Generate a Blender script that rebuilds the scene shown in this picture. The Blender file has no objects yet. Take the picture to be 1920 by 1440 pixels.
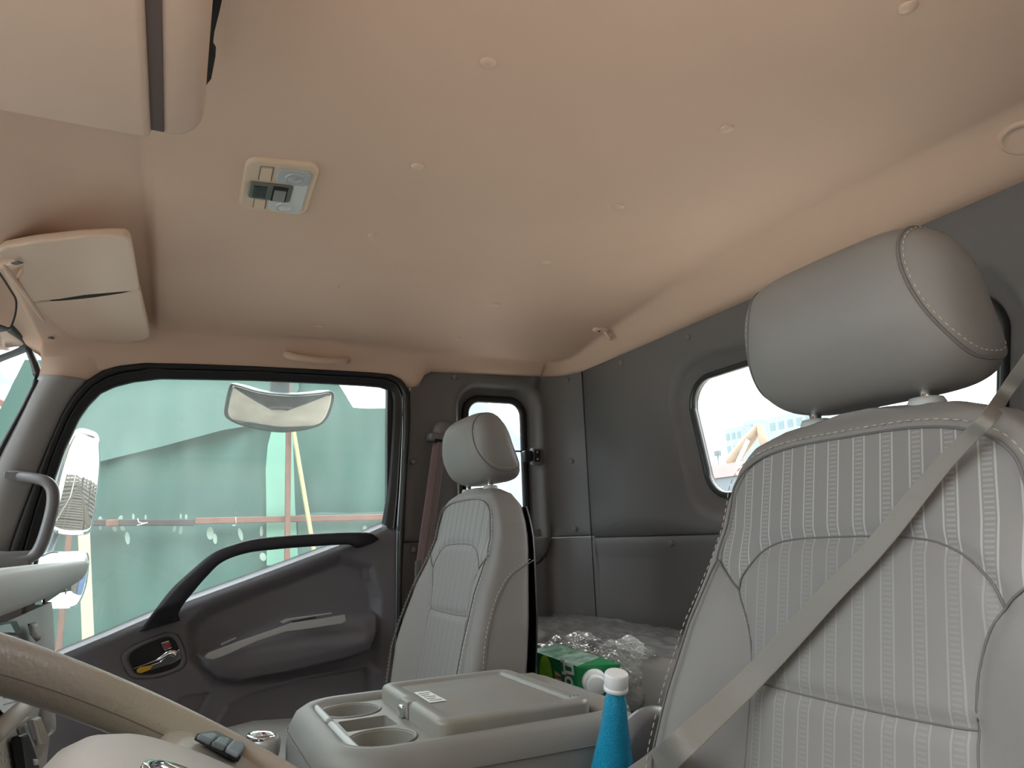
import bpy, bmesh, math, random
import numpy as np
from mathutils import Vector, Matrix
random.seed(7); rng = np.random.RandomState(7)
S = bpy.context.scene
COL = S.collection
PI = math.pi

# ------------------------------------------------------------------ camera
# X = across the cab to the passenger side, Y = forward, Z = up (0 = cab floor).
FPX = 1315.0
CAM = np.array([-1.0, 0.0, 1.0])
_x = np.array([-640.0, 310.0, FPX]); _x /= np.linalg.norm(_x)
_r = np.array([2790.0, 185.0, FPX]); _r -= _x * _r.dot(_x); _r /= np.linalg.norm(_r)
_z = np.cross(_x, -_r)
if _z[1] > 0: _z = -_z
MW = np.array([_x, -_r, _z])
cd = bpy.data.cameras.new('camera'); cam = bpy.data.objects.new('camera', cd); COL.objects.link(cam)
cd.sensor_fit = 'HORIZONTAL'; cd.sensor_width = 36.0; cd.lens = FPX / 1920 * 36.0; cd.clip_start = 0.01; cd.clip_end = 2000
_R = np.stack([MW @ np.array([1, 0, 0]), MW @ np.array([0, -1, 0]), MW @ np.array([0, 0, -1])], axis=1)
_m = Matrix.Identity(4)
for i in range(3):
    for j in range(3): _m[i][j] = _R[i, j]
    _m[i][3] = CAM[i]
cam.matrix_world = _m
S.camera = cam

# ------------------------------------------------------------------ world and light (bright overcast daylight)
wd = bpy.data.worlds.new('world'); S.world = wd; wd.use_nodes = True
nt = wd.node_tree; nt.nodes.clear()
wo = nt.nodes.new('ShaderNodeOutputWorld'); bg = nt.nodes.new('ShaderNodeBackground')
tc = nt.nodes.new('ShaderNodeTexCoord'); sp = nt.nodes.new('ShaderNodeSeparateXYZ'); rp = nt.nodes.new('ShaderNodeValToRGB')
rp.color_ramp.elements[0].position = 0.0; rp.color_ramp.elements[0].color = (0.38, 0.405, 0.43, 1)
rp.color_ramp.elements[1].position = 1.0; rp.color_ramp.elements[1].color = (0.99, 0.985, 0.98, 1)
nt.links.new(tc.outputs['Generated'], sp.inputs[0]); nt.links.new(sp.outputs[2], rp.inputs[0])
nt.links.new(rp.outputs[0], bg.inputs[0]); nt.links.new(bg.outputs[0], wo.inputs[0]); bg.inputs[1].default_value = 2.4
S.view_settings.view_transform = 'Standard'; S.view_settings.look = 'None'
S.view_settings.gamma = 1.0; S.view_settings.use_curve_mapping = False
S.view_settings.exposure = 2.2
S.cycles.max_bounces = 10; S.cycles.diffuse_bounces = 6; S.cycles.glossy_bounces = 4
S.cycles.transparent_max_bounces = 16; S.cycles.transmission_bounces = 8
S.cycles.use_denoising = True
S.cycles.sample_clamp_indirect = 6.0
def sky_portal(name, loc, rot, sx, sy):
    l = bpy.data.lights.new(name, 'AREA'); l.shape = 'RECTANGLE'; l.size = sx; l.size_y = sy
    l.cycles.is_portal = True
    o = bpy.data.objects.new(name, l); COL.objects.link(o); o.location = loc; o.rotation_euler = rot
    return o
sky_portal('door_opening_portal', (-1.04, -0.12, 1.16), (0, -PI/2, 0), 0.56, 0.9)
sky_portal('passenger_glass_portal', (1.02, -0.15, 1.1), (0, PI/2, 0), 0.8, 0.9)
sky_portal('rear_glass_portal', (0, -1.25, 1.22), (-PI/2, 0, 0), 0.85, 0.35)
sky_portal('windshield_portal', (0, 0.55, 1.22), (PI/2, 0, 0), 1.9, 0.65)

# ------------------------------------------------------------------ pixel helpers (trace outlines onto real planes)
def ray(x, y): return MW @ np.array([x - 960.0, y - 720.0, FPX])
def on(p, ax, val):
    d = ray(*p); t = (val - CAM[ax]) / d[ax]; return CAM + t * d
def at(p, depth): return CAM + ray(*p) * depth / FPX
def X(p, v): return on(p, 0, v)
def Yp(p, v): return on(p, 1, v)
def Zp(p, v): return on(p, 2, v)
def onp(p, p0, n):
    d = ray(*p); n = np.array(n, float); t = (np.array(p0) - CAM).dot(n) / d.dot(n); return CAM + t * d

# ------------------------------------------------------------------ materials
def mat(name, col, rough=0.6, metal=0.0, bump=0.0, bscale=400.0, var=0.0, vscale=6.0, spec=0.5, coat=0.0, col2=None):
    m = bpy.data.materials.new(name); m.use_nodes = True; n = m.node_tree.nodes; L = m.node_tree.links
    b = n['Principled BSDF']; b.inputs['Base Color'].default_value = (*col, 1); b.inputs['Roughness'].default_value = rough
    b.inputs['Metallic'].default_value = metal; b.inputs['Specular IOR Level'].default_value = spec
    b.inputs['Coat Weight'].default_value = coat
    tcn = n.new('ShaderNodeTexCoord')
    if var > 0:
        nz = n.new('ShaderNodeTexNoise'); nz.inputs['Scale'].default_value = vscale; nz.inputs['Detail'].default_value = 6
        L.new(tcn.outputs['Object'], nz.inputs['Vector'])
        mx = n.new('ShaderNodeMix'); mx.data_type = 'RGBA'
        c2 = col2 or tuple(c * (1 - var) for c in col)
        mr = n.new('ShaderNodeMapRange'); mr.inputs[1].default_value = 0.35; mr.inputs[2].default_value = 0.65
        L.new(nz.outputs[0], mr.inputs[0]); L.new(mr.outputs[0], mx.inputs[0])
        mx.inputs[6].default_value = (*col, 1); mx.inputs[7].default_value = (*c2, 1)
        L.new(mx.outputs[2], b.inputs['Base Color'])
    if bump > 0:
        nz = n.new('ShaderNodeTexNoise'); nz.inputs['Scale'].default_value = bscale; nz.inputs['Detail'].default_value = 3
        L.new(tcn.outputs['Object'], nz.inputs['Vector'])
        bp = n.new('ShaderNodeBump'); bp.inputs['Strength'].default_value = bump; bp.inputs['Distance'].default_value = 0.002
        L.new(nz.outputs[0], bp.inputs['Height']); L.new(bp.outputs[0], b.inputs['Normal'])
    return m
M = {}
M['tan'] = mat('tan_headliner', (0.70, 0.505, 0.39), 0.75, bump=0.05, bscale=900, var=0.05, vscale=3)
M['tanplastic'] = mat('tan_plastic', (0.68, 0.50, 0.39), 0.45, bump=0.03, bscale=700)
M['tanlight'] = mat('light_tan_plastic', (0.70, 0.53, 0.39), 0.4)
M['wall'] = mat('charcoal_trim', (0.158, 0.152, 0.154), 0.55, bump=0.25, bscale=900, var=0.06, vscale=2)
M['wallgray'] = mat('dark_grey_trim', (0.20, 0.195, 0.195), 0.6, bump=0.2, bscale=900, var=0.06, vscale=3)
M['pillar'] = mat('pillar_grey', (0.31, 0.295, 0.29), 0.55, bump=0.15, bscale=900)
M['door'] = mat('door_plum_grey', (0.165, 0.16, 0.183), 0.5, bump=0.25, bscale=900, var=0.05, vscale=4)
M['rubber'] = mat('black_rubber', (0.012, 0.012, 0.013), 0.45)
M['rubberlip'] = mat('black_rubber_lip', (0.03, 0.035, 0.036), 0.28)
M['blackplastic'] = mat('black_plastic', (0.018, 0.018, 0.02), 0.4)
M['navyplastic'] = mat('soft_black_plastic', (0.022, 0.022, 0.028), 0.5, bump=0.1, bscale=900)
M['vinyl'] = mat('grey_vinyl', (0.225, 0.213, 0.205), 0.5, bump=0.12, bscale=1100, var=0.05, vscale=5)
M['vinyldark'] = mat('warm_grey_vinyl', (0.25, 0.23, 0.215), 0.5, bump=0.12, bscale=1100, var=0.05, vscale=5)
M['console'] = mat('console_plastic', (0.245, 0.242, 0.23), 0.42, bump=0.08, bscale=700, var=0.16, vscale=9, col2=(0.235, 0.22, 0.185))
M['consolepad'] = mat('console_vinyl', (0.235, 0.228, 0.215), 0.5, bump=0.1, bscale=900, var=0.1, vscale=6)
M['dash'] = mat('dash_grey', (0.42, 0.41, 0.39), 0.5, bump=0.1, bscale=900, var=0.05)
M['dashbeige'] = mat('dash_beige', (0.40, 0.36, 0.30), 0.5, bump=0.1, bscale=700, var=0.08)
M['wheel'] = mat('wheel_vinyl', (0.37, 0.325, 0.295), 0.34, bump=0.35, bscale=260, var=0.12, vscale=8, col2=(0.33, 0.30, 0.245))
M['hub'] = mat('wheel_hub_vinyl', (0.38, 0.345, 0.32), 0.45, bump=0.1, bscale=700)
M['wheelseam'] = mat('wheel_seam', (0.17, 0.15, 0.13), 0.6)
M['gap'] = mat('shadow_gap_brown', (0.12, 0.09, 0.085), 0.7)
M['chrome'] = mat('chrome', (0.85, 0.85, 0.86), 0.08, metal=1.0)
M['silver'] = mat('silver_paint', (0.55, 0.55, 0.56), 0.32, metal=0.5)
M['steel'] = mat('steel', (0.55, 0.56, 0.57), 0.3, metal=0.9)
M['greyplastic'] = mat('pale_grey_plastic', (0.46, 0.48, 0.48), 0.4)
M['handlegrey'] = mat('handle_grey', (0.17, 0.165, 0.17), 0.35, bump=0.05, bscale=900)
M['stitch'] = mat('stitch_thread', (0.55, 0.52, 0.45), 0.8)
M['seam'] = mat('seam_cord', (0.15, 0.14, 0.135), 0.7)
M['belt'] = mat('belt_webbing', (0.25, 0.232, 0.208), 0.45, bump=0.3, bscale=1500)
M['beltpink'] = mat('mauve_webbing', (0.36, 0.27, 0.295), 0.55, bump=0.2, bscale=1200)
M['yellow'] = mat('yellow_sticker', (0.75, 0.48, 0.03), 0.5)
M['red'] = mat('red_mark', (0.5, 0.03, 0.03), 0.5)
M['white'] = mat('white_plastic', (0.82, 0.83, 0.84), 0.35)
M['paper'] = mat('paper_label', (0.72, 0.73, 0.73), 0.6, var=0.08, vscale=60)
M['darkhole'] = mat('dark_recess', (0.008, 0.008, 0.008), 0.8)
M['lens'] = mat('pale_lamp_lens', (0.62, 0.62, 0.64), 0.18, spec=0.7)
M['lensgrey'] = mat('grey_lamp_lens', (0.42, 0.44, 0.46), 0.18, spec=0.7)
M['switch'] = mat('switch_grey', (0.13, 0.13, 0.12), 0.4)
M['switchbtn'] = mat('switch_button_grey', (0.22, 0.22, 0.21), 0.3)
M['bluebutton'] = mat('bluish_button', (0.20, 0.25, 0.28), 0.3)
M['mirror'] = mat('mirror_glass', (0.80, 0.81, 0.82), 0.02, metal=1.0)
M['dustymirror'] = mat('dusty_mirror_glass', (0.235, 0.225, 0.205), 0.06, metal=1.0, var=0.25, vscale=14)
M['mirrorshell'] = mat('mirror_shell', (0.06, 0.08, 0.085), 0.4)
M['mirrorgrey'] = mat('mirror_rim_grey', (0.13, 0.15, 0.16), 0.4)

def stripe_mat():
    m = bpy.data.materials.new('striped_seat_fabric'); m.use_nodes = True; n = m.node_tree.nodes; L = m.node_tree.links
    b = n['Principled BSDF']; b.inputs['Roughness'].default_value = 0.62
    def math_(op, a=None, bb=None, v1=None, v2=None):
        q = n.new('ShaderNodeMath'); q.operation = op
        if a is not None: L.new(a, q.inputs[0])
        if bb is not None: L.new(bb, q.inputs[1])
        if v1 is not None: q.inputs[0].default_value = v1
        if v2 is not None: q.inputs[1].default_value = v2
        return q.outputs[0]
    tcn = n.new('ShaderNodeTexCoord'); s = n.new('ShaderNodeSeparateXYZ'); L.new(tcn.outputs['Object'], s.inputs[0])
    at_ = n.new('ShaderNodeAttribute'); at_.attribute_name = 'fabric'
    xm = math_('MULTIPLY', s.outputs[0], v2=1 / 0.0285)
    fr = math_('FRACT', math_('ADD', xm, v2=100.0))
    dc = math_('ABSOLUTE', math_('SUBTRACT', fr, v2=0.5))       # 0 at the middle of the pair
    line = math_('LESS_THAN', math_('ABSOLUTE', math_('SUBTRACT', dc, v2=0.205)), v2=0.028)
    inner = math_('LESS_THAN', dc, v2=0.13)
    zf = math_('FRACT', math_('MULTIPLY', math_('ADD', s.outputs[2], v2=10.0), v2=1 / 0.0042))
    lad = math_('MULTIPLY', inner, math_('LESS_THAN', zf, v2=0.42))
    mask = math_('ADD', math_('MULTIPLY', line, v2=0.66), math_('MULTIPLY', lad, v2=0.26))
    mask = math_('MULTIPLY', mask, at_.outputs['Fac'])
    nz = n.new('ShaderNodeTexNoise'); nz.inputs['Scale'].default_value = 5; L.new(tcn.outputs['Object'], nz.inputs['Vector'])
    base = n.new('ShaderNodeMix'); base.data_type = 'RGBA'; L.new(nz.outputs[0], base.inputs[0])
    base.inputs[6].default_value = (0.25, 0.236, 0.23, 1); base.inputs[7].default_value = (0.222, 0.21, 0.205, 1)
    fabc = n.new('ShaderNodeMix'); fabc.data_type = 'RGBA'; L.new(mask, fabc.inputs[0])
    L.new(base.outputs[2], fabc.inputs[6]); fabc.inputs[7].default_value = (0.50, 0.49, 0.47, 1)
    L.new(fabc.outputs[2], b.inputs['Base Color'])
    nb = n.new('ShaderNodeTexNoise'); nb.inputs['Scale'].default_value = 900; L.new(tcn.outputs['Object'], nb.inputs['Vector'])
    bp = n.new('ShaderNodeBump'); bp.inputs['Strength'].default_value = 0.15; bp.inputs['Distance'].default_value = 0.002
    L.new(nb.outputs[0], bp.inputs['Height']); L.new(bp.outputs[0], b.inputs['Normal'])
    return m
M['seat'] = stripe_mat()

def glass_mat(name, tint, dirt, dirtcol=(0.75, 0.85, 0.85), dscale=3.0, gloss=1.0):
    m = bpy.data.materials.new(name); m.use_nodes = True; n = m.node_tree.nodes; L = m.node_tree.links; n.clear()
    out = n.new('ShaderNodeOutputMaterial'); tr = n.new('ShaderNodeBsdfTransparent'); tr.inputs[0].default_value = (*tint, 1)
    gl = n.new('ShaderNodeBsdfGlossy'); gl.inputs['Roughness'].default_value = 0.02
    fr = n.new('ShaderNodeFresnel'); fr.inputs[0].default_value = 1.45
    mg = n.new('ShaderNodeMath'); mg.operation = 'MULTIPLY'; mg.inputs[1].default_value = gloss; L.new(fr.outputs[0], mg.inputs[0])
    m1 = n.new('ShaderNodeMixShader'); L.new(mg.outputs[0], m1.inputs[0]); L.new(tr.outputs[0], m1.inputs[1]); L.new(gl.outputs[0], m1.inputs[2])
    df = n.new('ShaderNodeBsdfTranslucent'); df.inputs[0].default_value = (*dirtcol, 1)
    d2 = n.new('ShaderNodeBsdfDiffuse'); d2.inputs[0].default_value = (*dirtcol, 1)
    dd = n.new('ShaderNodeMixShader'); dd.inputs[0].default_value = 0.4; L.new(df.outputs[0], dd.inputs[1]); L.new(d2.outputs[0], dd.inputs[2])
    tcn = n.new('ShaderNodeTexCoord'); mp = n.new('ShaderNodeMapping'); mp.inputs['Scale'].default_value = (1, 3.0, 1)
    nz = n.new('ShaderNodeTexNoise'); nz.inputs['Scale'].default_value = dscale; nz.inputs['Detail'].default_value = 8
    L.new(tcn.outputs['Object'], mp.inputs[0]); L.new(mp.outputs[0], nz.inputs['Vector'])
    mr = n.new('ShaderNodeMapRange'); mr.inputs[1].default_value = 0.3; mr.inputs[2].default_value = 0.8
    mr.inputs[3].default_value = dirt * 0.6; mr.inputs[4].default_value = dirt * 1.5; L.new(nz.outputs[0], mr.inputs[0])
    m2 = n.new('ShaderNodeMixShader'); L.new(mr.outputs[0], m2.inputs[0]); L.new(m1.outputs[0], m2.inputs[1]); L.new(dd.outputs[0], m2.inputs[2])
    L.new(m2.outputs[0], out.inputs[0]); return m
M['doorglass'] = glass_mat('dusty_door_glass', (0.84, 0.93, 0.91), 0.085, dscale=4.0)
M['glass'] = glass_mat('clear_glass', (0.92, 0.97, 0.97), 0.03)
M['bagfilm'] = glass_mat('crumpled_film', (0.94, 0.95, 0.95), 0.50, (0.97, 0.97, 0.97), 20, gloss=3.5)
M['wsglass'] = glass_mat('tinted_windshield_glass', (0.66, 0.73, 0.73), 0.03)
M['film'] = glass_mat('clear_plastic_film', (0.93, 0.94, 0.94), 0.22, (0.95, 0.95, 0.95), 12, gloss=2.6)

# ------------------------------------------------------------------ mesh helpers
def setp(o, label=None, cat=None, group=None, kind=None):
    if label: o['label'] = label
    if cat: o['category'] = cat
    if group: o['group'] = group
    if kind: o['kind'] = kind
    return o
def link(name, me, m=None, parent=None, smooth=True, loc=None):
    o = bpy.data.objects.new(name, me); COL.objects.link(o)
    if m is not None and not me.materials:
        for q in (m if isinstance(m, (list, tuple)) else [m]): me.materials.append(q)
    if parent is not None:
        o.parent = parent; o.matrix_parent_inverse = Matrix.Identity(4)
        pl = Vector(parent_loc(parent)); me.transform(Matrix.Translation(-pl))
    elif loc is not None:
        me.transform(Matrix.Translation(-Vector(loc))); o.location = loc
    if smooth:
        for p in me.polygons: p.use_smooth = True
    return o
def parent_loc(p):
    v = Vector(p.location); q = p.parent
    while q is not None: v += Vector(q.location); q = q.parent
    return v
def empty(name, loc, label, cat, group=None, kind=None):
    o = bpy.data.objects.new(name, None); COL.objects.link(o); o.location = [float(a) for a in loc]; o.empty_display_size = 0.05
    return setp(o, label, cat, group, kind)
def me_py(verts, faces, name='mesh'):
    me = bpy.data.meshes.new(name); me.from_pydata([tuple(float(c) for c in v) for v in verts], [], faces); me.validate()
    bm = bmesh.new(); bm.from_mesh(me); bmesh.ops.recalc_face_normals(bm, faces=bm.faces); bm.to_mesh(me); bm.free()
    return me
def bm_me(bm, recalc=True):
    if recalc: bmesh.ops.recalc_face_normals(bm, faces=bm.faces)
    me = bpy.data.meshes.new('mesh'); bm.to_mesh(me); bm.free(); return me
def sharp(o, ang=40):
    me = o.data
    me.set_sharp_from_angle(angle=math.radians(ang)); return o
def grid_faces(nr, nc, wrap=False):
    f = []
    for i in range(nr - 1):
        for j in range(nc if wrap else nc - 1):
            k = (j + 1) % nc
            f.append((i * nc + j, i * nc + k, (i + 1) * nc + k, (i + 1) * nc + j))
    return f
def rows_mesh(rows, wrap=False, cap=False):
    nr, nc = len(rows), len(rows[0]); v = [p for r in rows for p in r]; f = grid_faces(nr, nc, wrap)
    if cap: f += [tuple(range(nc)), tuple(reversed(range((nr - 1) * nc, nr * nc)))]
    return me_py(v, f)
def solid(o, th, off=0.0):
    md = o.modifiers.new('thickness', 'SOLIDIFY'); md.thickness = th; md.offset = off; return o
def bevel(o, w, seg=3, ang=35):
    md = o.modifiers.new('bevel', 'BEVEL'); md.width = w; md.segments = seg; md.limit_method = 'ANGLE'; md.angle_limit = math.radians(ang)
    return o
def subd(o, n=2):
    md = o.modifiers.new('subdivision', 'SUBSURF'); md.levels = n; md.render_levels = n; return o
def resample(P, n, closed=False):
    P = np.array(P, float)
    if closed: P = np.vstack([P, P[:1]])
    d = np.r_[0, np.cumsum(np.linalg.norm(np.diff(P, axis=0), axis=1))]
    t = np.linspace(0, d[-1], n + 1)[:-1] if closed else np.linspace(0, d[-1], n)
    return np.stack([np.interp(t, d, P[:, k]) for k in range(P.shape[1])], axis=1)
def spline(P, n, closed=False):
    P = [np.array(p, float) for p in P]; k = len(P)
    if k < 3 and not closed: return resample(P, n)
    out = []; seg = k if closed else k - 1
    for i in range(seg):
        if closed: a, b, c, d = P[(i - 1) % k], P[i], P[(i + 1) % k], P[(i + 2) % k]
        else:
            b, c = P[i], P[i + 1]; a = P[i - 1] if i else 2 * b - c; d = P[i + 2] if i + 2 < k else 2 * c - b
        for t in np.linspace(0, 1, 12, endpoint=False):
            out.append(0.5 * ((2 * b) + (c - a) * t + (2 * a - 5 * b + 4 * c - d) * t * t + (3 * b - a - 3 * c + d) * t ** 3))
    if not closed: out.append(P[-1])
    return resample(out, n, closed)
def tube_mesh(path, rad, ns=12, closed=False, ry=None, up=(0, 0, 1), cap=True):
    """sweep an ellipse (rad across, ry along 'up') along the path; rad and ry may vary"""
    P = np.array(path, float); n = len(P)
    rad = np.full(n, rad) if np.isscalar(rad) else np.interp(np.linspace(0, 1, n), np.linspace(0, 1, len(rad)), rad)
    ry = rad if ry is None else (np.full(n, ry) if np.isscalar(ry) else np.interp(np.linspace(0, 1, n), np.linspace(0, 1, len(ry)), ry))
    rows = []; up = np.array(up, float)
    for i in range(n):
        if closed: t = P[(i + 1) % n] - P[i - 1]
        else: t = P[min(i + 1, n - 1)] - P[max(i - 1, 0)]
        t /= np.linalg.norm(t) + 1e-12
        s = np.cross(t, up)
        if np.linalg.norm(s) < 1e-3: s = np.cross(t, (0.3, 1, 0.1))
        s /= np.linalg.norm(s); u = np.cross(s, t)
        rows.append([P[i] + s * rad[i] * math.cos(a) + u * ry[i] * math.sin(a) for a in np.linspace(0, 2 * PI, ns, endpoint=False)])
    if closed: rows.append(rows[0])
    return rows_mesh(rows, True, cap and not closed)
def ribbon_mesh(path, w, side, th=0.0012):
    """flat strap along the path; side(i) gives the width direction"""
    rows = []
    n = len(path)
    for i in range(n):
        p = np.array(path[i]); s = np.array(side(i / (n - 1)), float); s /= np.linalg.norm(s)
        t = np.array(path[min(i + 1, n - 1)]) - np.array(path[max(i - 1, 0)]); t /= np.linalg.norm(t)
        s -= t * s.dot(t); s /= np.linalg.norm(s); nn = np.cross(s, t)
        ww = w(i / (n - 1)) if callable(w) else w
        q = []
        for a in np.linspace(0, 2 * PI, 24, endpoint=False):
            c, d = math.cos(a), math.sin(a)
            q.append(p + s * ww / 2 * np.sign(c) * abs(c) ** 0.35 + nn * th * np.sign(d) * abs(d) ** 0.35)
        rows.append(q)
    return rows_mesh(rows, True, True)
def box_mesh(x0, x1, y0, y1, z0, z1, r=0.0, seg=3):
    bm = bmesh.new(); bmesh.ops.create_cube(bm, size=1.0)
    for v in bm.verts: v.co = Vector(((x0 + x1) / 2 + v.co.x * (x1 - x0), (y0 + y1) / 2 + v.co.y * (y1 - y0), (z0 + z1) / 2 + v.co.z * (z1 - z0)))
    if r > 0: bmesh.ops.bevel(bm, geom=bm.edges[:], offset=r, segments=seg, affect='EDGES', profile=0.5)
    return bm_me(bm)
def obox_mesh(c, ax, ay, az, hx, hy, hz, r=0.0, seg=3):
    me = box_mesh(-hx, hx, -hy, hy, -hz, hz, r, seg)
    ax, ay, az = [Vector(a).normalized() for a in (ax, ay, az)]
    mm = Matrix(((ax.x, ay.x, az.x, c[0]), (ax.y, ay.y, az.y, c[1]), (ax.z, ay.z, az.z, c[2]), (0, 0, 0, 1)))
    me.transform(mm); return me
def cyl_mesh(p0, p1, r0, r1=None, ns=24, bev=0.0):
    r1 = r0 if r1 is None else r1
    p0, p1 = np.array(p0, float), np.array(p1, float)
    if bev > 0:
        L = np.linalg.norm(p1 - p0); t = (p1 - p0) / L
        return tube_mesh([p0, p0 + t * bev * .3, p0 + t * bev, p1 - t * bev, p1 - t * bev * .3, p1], 1, ns, up=(0.31, 0.2, 0.9)) if False else lathe(p0, t, [(r0 - bev, 0), (r0 - bev * .3, bev * .3), (r0, bev), (r1, L - bev), (r1 - bev * .3, L - bev * .3), (r1 - bev, L)], ns)
    return lathe(p0, (p1 - p0) / np.linalg.norm(p1 - p0), [(r0, 0), (r1, np.linalg.norm(p1 - p0))], ns)
def lathe(o, axis, prof, ns=32, sx=1.0, cap=True):
    a = Vector([float(q) for q in axis]).normalized(); u = a.orthogonal().normalized(); v = a.cross(u)
    rows = [[Vector(o) + a * h + (u * math.cos(t) * sx + v * math.sin(t)) * r for t in np.linspace(0, 2 * PI, ns, endpoint=False)] for r, h in prof]
    return rows_mesh(rows, True, cap)
def merge(*ms):
    bm = bmesh.new()
    for m in ms: bm.from_mesh(m)
    me = bpy.data.meshes.new('mesh'); bm.to_mesh(me); bm.free(); return me
def plate(pts3, n, th, front=0.0):
    """polygon with thickness: pts3 loop, n = direction it is thickened along"""
    bm = bmesh.new(); n = Vector(n).normalized()
    a = [bm.verts.new(Vector([float(c) for c in p]) + n * front) for p in pts3]
    b = [bm.verts.new(v.co + n * th) for v in a]
    k = len(a); bm.faces.new(a); bm.faces.new(list(reversed(b)))
    for i in range(k): bm.faces.new((a[i], a[(i + 1) % k], b[(i + 1) % k], b[i]))
    return bm_me(bm)
def rrect(cx, cy, hx, hy, r, n=8, pw=None):
    P = []
    for sx, sy, a0 in ((1, 1, 0), (-1, 1, PI / 2), (-1, -1, PI), (1, -1, 1.5 * PI)):
        for a in np.linspace(a0, a0 + PI / 2, n): P.append((cx + sx * (hx - r) + r * math.cos(a), cy + sy * (hy - r) + r * math.sin(a)))
    return P
def cut(me, cutters):
    o = bpy.data.objects.new('work', me); COL.objects.link(o); cs = []
    for c in cutters:
        k = bpy.data.objects.new('cutter', c); COL.objects.link(k); cs.append(k)
        md = o.modifiers.new('b', 'BOOLEAN'); md.object = k; md.operation = 'DIFFERENCE'; md.solver = 'EXACT'
    dg = bpy.context.evaluated_depsgraph_get(); dg.update()
    r = bpy.data.meshes.new_from_object(o.evaluated_get(dg))
    for k in cs + [o]: bpy.data.objects.remove(k)
    return r
def sdist(P, A, closed=False):
    """distance of points P (n,2) to polyline A"""
    A = np.array(A, float); P = np.array(P, float)
    if closed: A = np.vstack([A, A[:1]])
    best = np.full(len(P), 1e9)
    for i in range(len(A) - 1):
        a, b = A[i], A[i + 1]; ab = b - a; t = np.clip(((P - a) @ ab) / (ab @ ab + 1e-12), 0, 1)
        best = np.minimum(best, np.linalg.norm(P - (a + t[:, None] * ab), axis=1))
    return best
def inside(P, A):
    A = np.array(A, float); P = np.array(P, float); r = np.zeros(len(P), bool); n = len(A)
    for i in range(n):
        a, b = A[i], A[(i + 1) % n]
        c = ((a[1] > P[:, 1]) != (b[1] > P[:, 1])) & (P[:, 0] < (b[0] - a[0]) * (P[:, 1] - a[1]) / (b[1] - a[1] + 1e-15) + a[0])
        r ^= c
    return r
def sm(x, a, b):
    t = np.clip((x - a) / (b - a), 0, 1); return t * t * (3 - 2 * t)
def signed(P, A):
    d = sdist(P, A, True); return np.where(inside(P, A), d, -d)
def stitches(path, normal, L=0.0045, gap=0.0035, r=0.0006):
    path = resample(path, 400); d = np.r_[0, np.cumsum(np.linalg.norm(np.diff(path, axis=0), axis=1))]
    ms = []; s = 0.0
    while s + L < d[-1]:
        a = np.array([np.interp(s, d, path[:, k]) for k in range(3)]); b = np.array([np.interp(s + L, d, path[:, k]) for k in range(3)])
        ms.append((a, b)); s += L + gap
    v = []; f = []
    for a, b in ms:
        t = (b - a); t /= np.linalg.norm(t) + 1e-9; n = np.array(normal((a + b) / 2) if callable(normal) else normal, float); n -= t * n.dot(t); n /= np.linalg.norm(n); s_ = np.cross(t, n)
        k = len(v)
        for p in (a, (a + b) / 2, b):
            rr = r if p is not a and p is not b else r * .6
            for c, e in ((1, 0), (.3, 1), (-.3, 1), (-1, 0), (0, -.6)): v.append(p + s_ * c * rr + n * e * rr)
        for i in range(2):
            for j in range(5): f.append((k + i * 5 + j, k + i * 5 + (j + 1) % 5, k + (i + 1) * 5 + (j + 1) % 5, k + (i + 1) * 5 + j))
        f += [(k, k + 1, k + 2, k + 3, k + 4), (k + 10, k + 14, k + 13, k + 12, k + 11)]
    return me_py(v, f)
def text_mesh(s, size, extrude=0.0003, font=None, bold=0.0):
    c = bpy.data.curves.new('t', 'FONT'); c.body = s; c.size = size; c.extrude = extrude; c.align_x = 'CENTER'; c.align_y = 'CENTER'; c.offset = bold
    c.resolution_u = 3
    o = bpy.data.objects.new('t', c); COL.objects.link(o); dg = bpy.context.evaluated_depsgraph_get(); dg.update()
    me = bpy.data.meshes.new_from_object(o.evaluated_get(dg)); bpy.data.objects.remove(o); bpy.data.curves.remove(c); return me
def place_mesh(me, c, ax, ay, az):
    ax, ay, az = [Vector([float(q) for q in a]).normalized() for a in (ax, ay, az)]
    me.transform(Matrix(((ax.x, ay.x, az.x, c[0]), (ax.y, ay.y, az.y, c[1]), (ax.z, ay.z, az.z, c[2]), (0, 0, 0, 1)))); return me

# ================================================================== THE CAB SHELL
REAR = -1.14; SIDE = 0.95
def ceil_z(x, y):
    ax = abs(x); ey = y
    if ax > 0.85 and y < -1.04:                                    # the trim edge follows the rounded corner
        rad = math.hypot(ax - 0.85, y + 1.04); ax, ey = 0.85 + rad, -1.04 - rad
    z = 1.573 - 0.04 * x * x
    yc = -1.045 - 0.09 * np.clip(x + 0.1, 0, 2) ** 1.6            # crease before the rear wall
    z += (1.501 - z) * sm(-ey, min(-yc - 0.025, 1.11), 1.145)
    z += 0.008 * sm(y, 0.058, 0.078) - 0.066 * sm(y, 0.10, 0.31)  # step and slope down to the windshield header
    if ey > -1.06: z -= 0.030 * sm(ax, 0.90 - 0.02 * sm(y, -1.1, -0.6), 0.952)
    top = np.interp(y, [-1.14, -0.66, -0.63, -0.588, -0.570, 0.0, 0.12, 0.20, 0.26, 0.305], [1.503, 1.492, 1.44, 1.44, 1.462, 1.450, 1.435, 1.42, 1.43, 1.455])
    z = z if ax < 0.90 else z + (top - z) * sm(ax, 0.90, 0.951)
    z += 0.010 * math.exp(-((x - 0.90) / 0.025) ** 2 - ((y + 0.335) / 0.10) ** 2)   # hollow behind the grip
    return float(z)
xs = np.r_[np.linspace(-0.952, -0.86, 16), np.linspace(-0.84, 0.84, 80), np.linspace(0.86, 0.952, 24)]
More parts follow.
